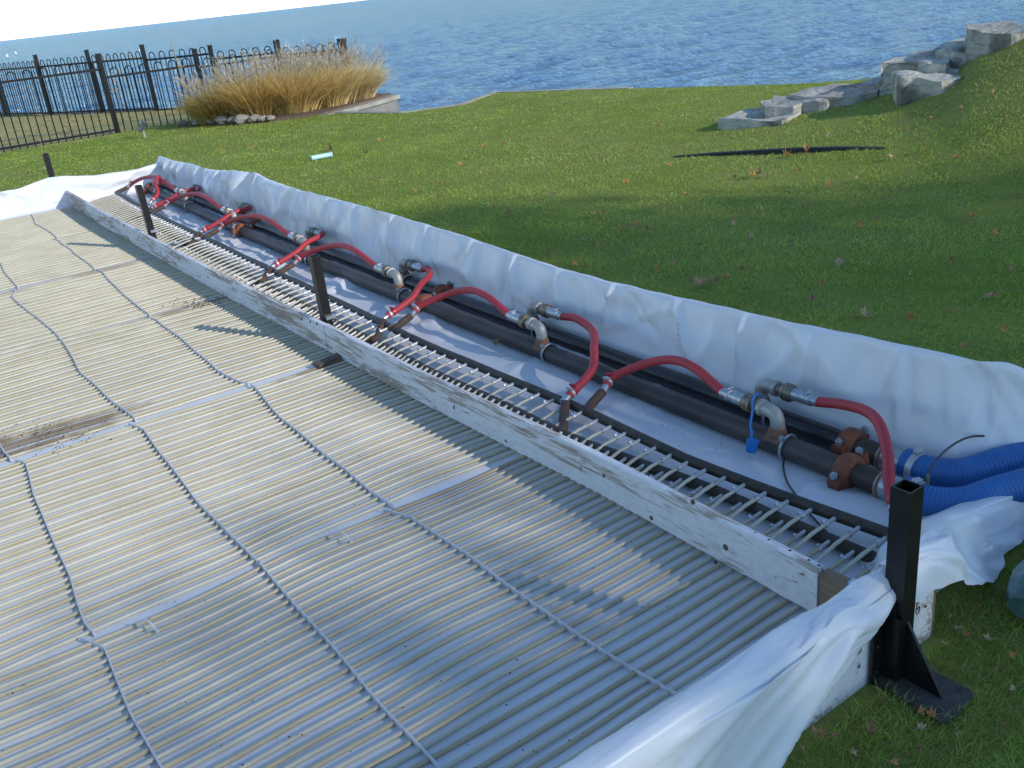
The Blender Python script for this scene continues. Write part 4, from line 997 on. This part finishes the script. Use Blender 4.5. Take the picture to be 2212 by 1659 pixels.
for ci, ((cx, cy), hgt, sp, c0, c1, lab) in enumerate(CL):
    t = thing('ornamental_grass', lab, 'ornamental grass', (cx, cy, .03), 'straw coloured ornamental grasses')
    n = 6500; a = RNG.uniform(0, 2*np.pi, n); r = np.sqrt(RNG.random(n)); off = RNG.normal(0, .12, (n, 2))
    base = np.stack([cx+.24*r*np.cos(a)+off[:, 0]*.5, cy+.20*r*np.sin(a)+off[:, 1]*.5, np.full(n, .02)], 1)
    tilt = r*sp*RNG.uniform(.55, 1.15, n)
    d = np.stack([np.cos(a)*tilt, np.sin(a)*tilt, np.ones(n)], 1)
    L = hgt*RNG.uniform(.55, 1.08, n)
    blades('blade', base, d, L, np.full(n, .011), RNG.uniform(.15, .6, n), rc(n, c0, c1), M['strawblade'], 5, t)
    n2 = 170; a = RNG.uniform(0, 2*np.pi, n2); r = np.sqrt(RNG.random(n2)); tilt = r*sp*.8
    base = np.stack([cx+.2*r*np.cos(a), cy+.2*r*np.sin(a), np.full(n2, .05)], 1); d = np.stack([np.cos(a)*tilt, np.sin(a)*tilt, np.ones(n2)], 1)
    L = hgt*RNG.uniform(.95, 1.30, n2); dr = RNG.uniform(.05, .25, n2)
    blades('flower_stalk', base, d, L, np.full(n2, .005), dr, rc(n2, (.42, .32, .17), (.55, .43, .26)), M['strawblade'], 5, t)
    # feathery plumes near the stalk tips
    dn = d/np.linalg.norm(d, axis=1, keepdims=True); h = dn*np.array([1, 1, 0]); h /= np.maximum(np.linalg.norm(h, axis=1, keepdims=True), 1e-6)
    k = RNG.integers(0, n2, 4200); tt = RNG.uniform(.72, 1.0, 4200)
    pb = base[k] + dn[k]*(L[k]*tt)[:, None] + h[k]*(L[k]*dr[k]*tt**2)[:, None]; pb[:, 2] -= L[k]*dr[k]*.85*tt**2.2
    dd = dn[k] + RNG.normal(0, .45, (4200, 3)); blades('plume', pb, dd, RNG.uniform(.03, .07, 4200), np.full(4200, .0055), np.zeros(4200), rc(4200, (.46, .37, .24), (.60, .50, .36)), M['strawblade'], 1, t)
for ch in [o for o in bpy.data.objects if o.name.split('.')[0] in ('blade', 'flower_stalk', 'plume')]: ch['kind'] = 'stuff'

# ------------------------------------------------------------------ lawn blades
def lawn_blades():
    pts = []
    cx, cy = math.sin(-YAW), math.cos(-YAW)
    az0 = math.atan2(cx, cy)
    for r0, r1, dens, wid, hgt in ((.7, 2.2, 36000, .0020, .042), (2.2, 3.6, 22000, .0026, .030), (3.6, 5.5, 12000, .0034, .026), (5.5, 8, 6500, .0048, .024), (8, 11.5, 3600, .0066, .022), (11.5, 17.5, 1700, .010, .022)):
        half = rad(36 if r0 > 2 else 46); area = half*(r1**2-r0**2); n = int(area*dens)
        r = np.sqrt(RNG.uniform(r0**2, r1**2, n)); a = az0 + RNG.uniform(-half, half, n)
        x, y = r*np.sin(a), r*np.cos(a)
        ok = ~((x < 2.63 + .0047*np.maximum(0, y-5)**2 + np.maximum(0, 1.45-y)*.5) & (y > np.where(x > 1.8, 1.06, .98)) & (y < 10.24))
        ok &= y < 16.38
        # keep inside the lake edge and out of the bed
        for poly, want in ((EDGE, True), (BED, False)):
            ins = np.zeros(n, bool)
            for i in range(len(poly)):
                x1, y1 = poly[i]; x2, y2 = poly[(i+1) % len(poly)]
                if y1 == y2: continue
                c = ((y1 > y) != (y2 > y)) & (x < (x2-x1)*(y-y1)/(y2-y1)+x1); ins ^= c
            ok &= ins if want else ~ins
        x, y = x[ok], y[ok]; pts.append((x, y, np.full(len(x), wid), np.full(len(x), hgt)))
    x, y, wd, hg = [np.concatenate(q) for q in zip(*pts)]; n = len(x)
    z = hill_np(x, y) - .004
    # trampled plate area stays clear
    base = np.stack([x, y, z], 1)
    # patchy growth
    pn = np.sin(x*2.1+1.3*np.sin(y*1.7))*np.sin(y*2.4+1.1*np.sin(x*1.3)); pn2 = np.sin(x*7.3+2*np.sin(y*5.1))*np.sin(y*6.1+2*np.sin(x*4.7))
    a = RNG.uniform(0, 2*np.pi, n); tl = np.abs(RNG.normal(0, .9, n))
    d = np.stack([np.cos(a)*tl+.08, np.sin(a)*tl-.12, np.ones(n)], 1)
    L = hg*RNG.uniform(.4, 1.3, n)*(1+.35*pn2)
    u = np.clip(.5+.30*pn+.25*pn2+RNG.normal(0, .36, n), 0, 1)[:, None]
    big = np.sin(x*.83+.7*np.sin(y*.61+1))*np.sin(y*.71+.9*np.sin(x*.53)); dry = np.clip((hill_np(x, y)*1.0 + .16 + .12*pn + .16*big), 0, .8)
    green = np.array([.220, .335, .038])*(1-u) + np.array([.445, .560, .115])*u
    straw = np.array([.42, .36, .17])
    isdry = (RNG.random(n) < dry*.55)[:, None]
    tint = np.where(isdry, straw*RNG.uniform(.6, 1.1, (n, 1)), green*(1-.35*dry[:, None]) + np.array([.34, .31, .11])*.35*dry[:, None])
    px = [p.x for p in PL]; py = [p.y for p in PL]
    near = (x > 1.545) & (x < 1.70) & (y > .835) & (y < 1.0)
    keep = ~near
    o = blades('grass', base[keep], d[keep], L[keep], wd[keep], RNG.uniform(.1, .5, n)[keep], tint[keep], M['blade'], 2)
    tag(o, 'short green lawn grass', 'grass', kind='stuff')
    print('blades', n)
lawn_blades()

# ------------------------------------------------------------------ fallen leaves
def leaf_mesh(seed, m):
    rng = random.Random(seed); out = []
    lobes = [(0, 1.0), (26, .55), (50, .92), (78, .5), (105, .78), (140, .42), (165, .35)]
    ring = [(a, r) for a, r in lobes] + [(180, .16)] + [(-a, r) for a, r in reversed(lobes[1:])]
    cx, cy = rng.uniform(2, 7), rng.uniform(-3, 4)
    V = [(0, 0, .01)]
    for f in (.5, 1.0):
        for a, r in ring:
            rr = (r*f if f == 1 else min(r, .6)*.62)*rng.uniform(.88, 1.1)*.05; t = rad(a)
            x, y = rr*math.cos(t), rr*math.sin(t)
            V.append((x, y, .006 + cx*6*y*y*1.1 + cy*3*x*x + .006*math.sin(a*.06+seed) + rng.uniform(-.002, .003)))
    n = len(ring); F = [(0, 1+i, 1+(i+1) % n) for i in range(n)] + [(1+i, 1+n+i, 1+n+(i+1) % n, 1+(i+1) % n) for i in range(n)]
    mb = MB().add(V, F); mb.tube([(-.006, 0, .008), (-.05, .004, .016), (-.075, .012, .012)], .0012, 4)
    return mb.mesh('fallen_leaf', m, True, 60)
LM = [leaf_mesh(i, M[('leaf', 'leaf_b', 'leaf_c', 'leaf', 'leaf_b', 'leaf_c')[i]]) for i in range(6)]
def put_leaf(p, sc, k, label, group=None, lift=.02, tilt=.5):
    o = bpy.data.objects.new('fallen_leaf', LM[k % 6]); COL.objects.link(o)
    o.location = (p.x, p.y, p.z+lift); o.scale = (sc, sc, sc); o.rotation_euler = (random.gauss(0, tilt*.7), random.gauss(0, tilt*.7), random.uniform(0, 6.28))
    tag(o, label, 'leaf', group)
kk = .8641
named = [((1519, 625), 1.0, 1, 'biggest of the curled brown leaves in the shaded lawn behind the plastic edge'), ((1508, 617), .75, 4, 'brown leaf beside the biggest curled leaf behind the plastic edge'),
         ((1868, 690), .8, 1, 'pale brown leaf standing in dark grass above the right part of the plastic edge'), ((2142, 653), .85, 4, 'broad light brown leaf flat on the dark lawn near the right edge'),
         ((2003, 1318), 0.50, 2, 'bright orange leaf against the marked board end'), ((1872, 1463), 0.26, 2, 'rust orange leaf at the foot of the tall black post'), ((1835, 1477), 0.25, 0, 'narrow brown leaf by the foot of the white end board'),
         ((2012, 1566), .30, 2, 'orange curled leaf on the corner of the base plate'), ((1985, 1555), .26, 2, 'small orange leaf in the grass just left of the base plate'), ((1770, 1610), 0.34, 2, 'yellow orange leaf in the grass left of the base plate'),
         ((1880, 1600), 0.37, 0, 'red brown leaf in the grass below the base plate'), ((1988, 1591), 0.28, 1, 'pale curled leaf right of centre in the bottom grass'), ((2068, 1375), 0.31, 1, 'tan leaf lying by the gusset of the tall black post'),
         ((2135, 1400), .35, 1, 'small round tan leaf right of the tall black post'), ((1640, 383), .95, 0, 'clustered red brown leaf below the black strip'), ((1625, 388), .8, 2, 'orange brown leaf left in the cluster below the black strip'),
         ((1660, 385), .8, 1, 'tan leaf right in the cluster below the black strip'), ((1815, 575), .8, 4, 'tan leaf in the shaded lawn halfway to the right'), ((715, 325), 1.2, 0, 'dark brown leaf just behind the pale aqua tube'), ((790, 337), 1.0, 0, 'dark leaf on the lawn right of the pale aqua tube')]
for (px, py), sc, k, lab in named: put_leaf(at_hill(px, py), sc, k, lab, 'fallen leaves on the lawn', .022)
spots = []
for l in """515 303;540 322;548 328;585 325;615 310;640 315;700 325;1050 325;1103 308;1090 318;1135 352;1040 380;1120 343;960 405;1000 365;1210 345;870 330;1280 470;1300 465;1360 495;1375 497;1400 505;1350 505;1300 480;1440 445;1420 455;1480 430;1350 405;1440 360;1535 300;1590 385;1510 540;1495 560;1540 620;1560 610;1190 555;1220 560;1240 575;1500 505;1620 520;1645 510;1650 462;1690 465;1735 455;1700 425;1840 455;1790 405;1860 395;1900 480;1960 600;2000 470;2050 570;1990 610;1830 540;1880 582;1900 420;2100 400;2060 350;1995 330;2140 310;1920 345;1890 310;1790 300;1700 300;1660 290;2010 265;2080 240;2120 185;2140 210;2190 150;2170 260;2060 200;1960 290;1800 262;1640 275;1720 380;1340 300;1260 300;1180 300;1090 290;1000 280;930 290;880 300;820 310;760 300;660 380;690 440;640 370;620 370;480 330;430 370;360 355;130 330;115 345;180 345;160 380;250 380;95 370;60 380;440 330;400 300;560 285;760 265;900 262;980 252;1090 262;1130 275;1230 268;1310 270;1420 280;1480 255;1560 300;1600 305;1010 455;1060 450;1100 470;950 430;900 420;860 400;820 390;1150 440;1200 425;1250 430;1330 435;1560 440;1600 450;1530 470;1580 490;1720 520;1760 500;1850 500;2150 520;2180 590;2100 480;2200 430;1950 530;2160 720;1780 620;1700 640;1660 600;1600 590;1750 660;2080 760;1970 700;2055 690;1610 640;1420 590;1450 580;1350 560;1290 540;1260 530""".split(';'):
    spots.append(tuple(float(v) for v in l.split()))
for i, (px, py) in enumerate(spots):
    if random.random() < .08: continue
    q = at_hill(px+random.uniform(-4, 4), py+random.uniform(-2, 2)); k = random.randrange(6)
    if px < 480: where = 'on the far lawn beyond the rink end'
    elif py < 275 and px < 1500: where = 'on the bright lawn towards the lake wall'
    elif px < 900: where = 'on the sunlit lawn around the pale aqua tube'
    elif py < 300: where = 'on the grass slope beside the boulders'
    elif py > 520: where = 'in the shaded lawn behind the plastic edge'
    elif px > 1780: where = 'on the rising slope at the right'
    elif px > 1400 and py < 400: where = 'on the grass around the black strip'
    else: where = 'in the middle of the lawn'
    put_leaf(q, random.uniform(.34, .70), k, ('dry brown leaf ', 'pale tan leaf ', 'orange brown leaf ')[k % 3] + where, 'fallen leaves on the lawn', .027, .9)
nearspots = [(1900, 1530), (1760, 1590), (1840, 1640), (1960, 1640), (1925, 1660), (2070, 1600), (2110, 1640), (2160, 1580), (2190, 1500), (2050, 1450), (2150, 1460), (2080, 1380), (2120, 1320), (2055, 1345), (1990, 1630), (1800, 1600), (2180, 1420), (2035, 1400), (1730, 1630)]
for i, (px, py) in enumerate(nearspots):
    put_leaf(at(px, py, 0), random.uniform(.16, .30), random.choice([0, 1, 0, 2, 3, 4]), 'small brown leaf sunk in the dark grass around the base plate', 'fallen leaves on the lawn', .016, 1.1)
for i, (px, py) in enumerate([(1700, 350), (1740, 335), (1960, 185), (2075, 130), (1870, 215), (1840, 222)]):
    put_leaf(at_hill(px*1.0, py*1.0), .9, 2, 'reddish leaf caught among the boulders', 'fallen leaves among the boulders', .04, .9)
for (px, py, x) in [(1108, 648, 0), (1068, 745, 0)]:
    put_leaf(at(px, py, .03), .55, 0, 'dark shrivelled leaf on the white plastic ' + ('behind the pipes' if py < 700 else 'before the pipes'), None, .0, .4)

def litter():
    n = 1500; V, F = [], []
    for _ in range(n):
        x, y = random.uniform(-1, 8), random.uniform(16.6, 26)
        if not inside(x, y): continue
        if nz(x*.7, y*.5, 1) < -.05: continue
        a = random.uniform(0, 6.28); s_ = random.uniform(.025, .06); o = len(V)
        for k in range(4): V.append((x+s_*math.cos(a+k*1.57)*random.uniform(.4, 1.2), y+s_*math.sin(a+k*1.57)*random.uniform(.4, 1.2), random.uniform(.012, .04)))
        F.append((o, o+1, o+2, o+3))
    o = MB().add(V, F).build('leaf_litter', M['leaf_b'], None, False); tag(o, 'pale dry leaf litter strewn over the yard behind the fence', 'leaf litter', kind='stuff')
litter()

# dirt crumbs on the plastic and the tubes
def crumbs():
    V, F = [], []
    def crumb(p, s):
        o = len(V); a = random.uniform(0, 6.28)
        for k in range(4): V.append((p.x + s*math.cos(a+k*1.57)*random.uniform(.5, 1.5), p.y + s*math.sin(a+k*1.57)*random.uniform(.5, 1.5), p.z))
        V.append((p.x, p.y, p.z+s*.7)); F.extend([(o, o+1, o+4), (o+1, o+2, o+4), (o+2, o+3, o+4), (o+3, o, o+4)])
    for (cx, cy, n, sp, s) in [(1640, 945, 16, 30, .003), (2030, 905, 0, 0, .003), (1450, 900, 14, 90, .002), (1130, 620, 30, 70, .003), (1250, 700, 16, 60, .003), (1430, 920, 10, 30, .003), (1560, 960, 10, 80, .0025), (1100, 760, 16, 70, .003), (2260, 1080, 0, 1, .003), (2240, 1060, 4, 30, .004)]:
        for _ in range(n): crumb(at(cx+random.gauss(0, sp), cy+random.gauss(0, sp*.45), .013), s*random.uniform(.5, 1.6))
    for _ in range(260):
        p = at(random.uniform(0, 1500), random.uniform(620, 1659), .022)
        if p.x < 1.58 and p.y > 1.3: crumb(p, random.uniform(.0012, .0032))
    for _ in range(170):      # muddy patch at the left gap
        p = at(random.gauss(105, 48), random.gauss(940, 16), .012); p.y += random.gauss(0, .02); crumb(p, random.uniform(.002, .005))
    for _ in range(120):
        p = at(random.gauss(425, 30), random.gauss(655, 6), .012); crumb(p, random.uniform(.003, .007))
    o = MB().add(V, F).build('dirt_crumbs', M['dirt'], None, False); tag(o, 'dark crumbs of soil and leaf litter scattered on plastic and tubes', 'dirt', kind='stuff')
crumbs()

# ------------------------------------------------------------------ unseen trees, crowns shaped by the shade they throw (right of and behind the camera)
def shade_tree(label, poly, tr, dens, seed, trunk_xy, leaf=.09, feather=1.2, patchy=.38):
    rng = np.random.default_rng(seed); P = np.array(poly); lo, hi = P.min(0), P.max(0)
    t = thing('tree', label, 'tree', (trunk_xy[0], trunk_xy[1], 0))
    n = int(dens*(hi-lo).prod()); gx = rng.uniform(lo[0], hi[0], n); gy = rng.uniform(lo[1], hi[1], n)
    ins = np.zeros(n, bool); dist = np.full(n, 9.)
    for i in range(len(poly)):
        x1, y1 = poly[i]; x2, y2 = poly[(i+1) % len(poly)]
        L2 = (x2-x1)**2+(y2-y1)**2; k = np.clip(((gx-x1)*(x2-x1)+(gy-y1)*(y2-y1))/L2, 0, 1)
        dist = np.minimum(dist, np.hypot(gx-x1-k*(x2-x1), gy-y1-k*(y2-y1)))
        if y1 == y2: continue
        ins ^= ((y1 > gy) != (y2 > gy)) & (gx < (x2-x1)*(gy-y1)/(y2-y1)+x1)
    lump = .5+.5*np.sin(gx*3.1+seed+1.3*np.sin(gy*2.1))*np.sin(gy*3.7+1.7*seed+1.1*np.sin(gx*2.7))
    ins &= rng.random(n) < np.clip(dist/feather, 0, 1)*(1-patchy+patchy*lump)
    gx, gy = gx[ins], gy[ins]; n = len(gx)
    T = rng.uniform(*tr, n); C = np.stack([gx, gy, np.zeros(n)], 1) + T[:, None]*np.array(SUNV)[None] + rng.normal(0, .08, (n, 3))
    u = rng.normal(0, 1, (n, 3)); u /= np.linalg.norm(u, axis=1, keepdims=True); v = np.cross(u, rng.normal(0, 1, (n, 3))); v /= np.linalg.norm(v, axis=1, keepdims=True)
    s = leaf*rng.uniform(.6, 1.3, (n, 1))
    q = np.stack([C-u*s, C-v*s*.6, C+u*s, C+v*s*.6], 1).reshape(-1, 3)
    me = bpy.data.meshes.new('crown'); me.vertices.add(4*n); me.vertices.foreach_set('co', q.astype(np.float32).reshape(-1))
    me.loops.add(4*n); me.loops.foreach_set('vertex_index', np.arange(4*n, dtype=np.int32)); me.polygons.add(n)
    me.polygons.foreach_set('loop_start', np.arange(0, 4*n, 4, dtype=np.int32)); me.polygons.foreach_set('loop_total', np.full(n, 4, np.int32)); me.update(); me.validate()
    me.materials.append(M['leafcrown']); link('crown', me, t)
    cen = C.mean(0); mb = MB()
    top = Vector(cen); b = Vector((*trunk_xy, -.1)); fork = b.lerp(Vector((top.x, top.y, 0)), .3); fork.z = top.z*.5
    mb.tube(catmull([b, b.lerp(fork, .5), fork, top], 4), np.linspace(.26, .07, 13), 10)
    for k in range(14):
        e = Vector(C[rng.integers(0, n)]); mb.tube(catmull([fork.lerp(top, rng.uniform(0, .7)), fork.lerp(e, .55)+Vector((0, 0, .3)), e], 4), np.linspace(.07, .015, 9), 6)
    mb.build('trunk', M['bark'], t)
    return t
shade_tree('big leafy tree behind the camera shading the near lawn', [(7.6, 2.3), (6.0, 3.9), (4.8, 5.2), (3.9, 6.9), (3.2, 6.6), (2.75, 5.2), (2.5, 3.8), (2.45, 2.9), (2.0, 2.7), (1.4, 2.45), (.8, 1.9), (.2, 1.3), (-.4, 1.0), (-.6, -2.0), (4, -3), (8.0, -1.5)],
           (20, 29), 420, 3, (13.5, -20.5), .09, 1.1)
shade_tree('thin crowned tree added behind the camera to dapple the tube mats', [(2.9, 6.0), (2.4, 5.4), (1.7, 4.2), (1.0, 3.3), (0, 2.9), (-1.6, 2.7), (-1.8, .4), (.9, .4), (1.2, 1.7), (2.2, 1.3), (2.6, -.5), (2.9, 2.0)],  # second crown, added only to thin the sun over the mats
           (24, 32), 300, 5, (12.0, -25.5), .05, 1.0, .12)
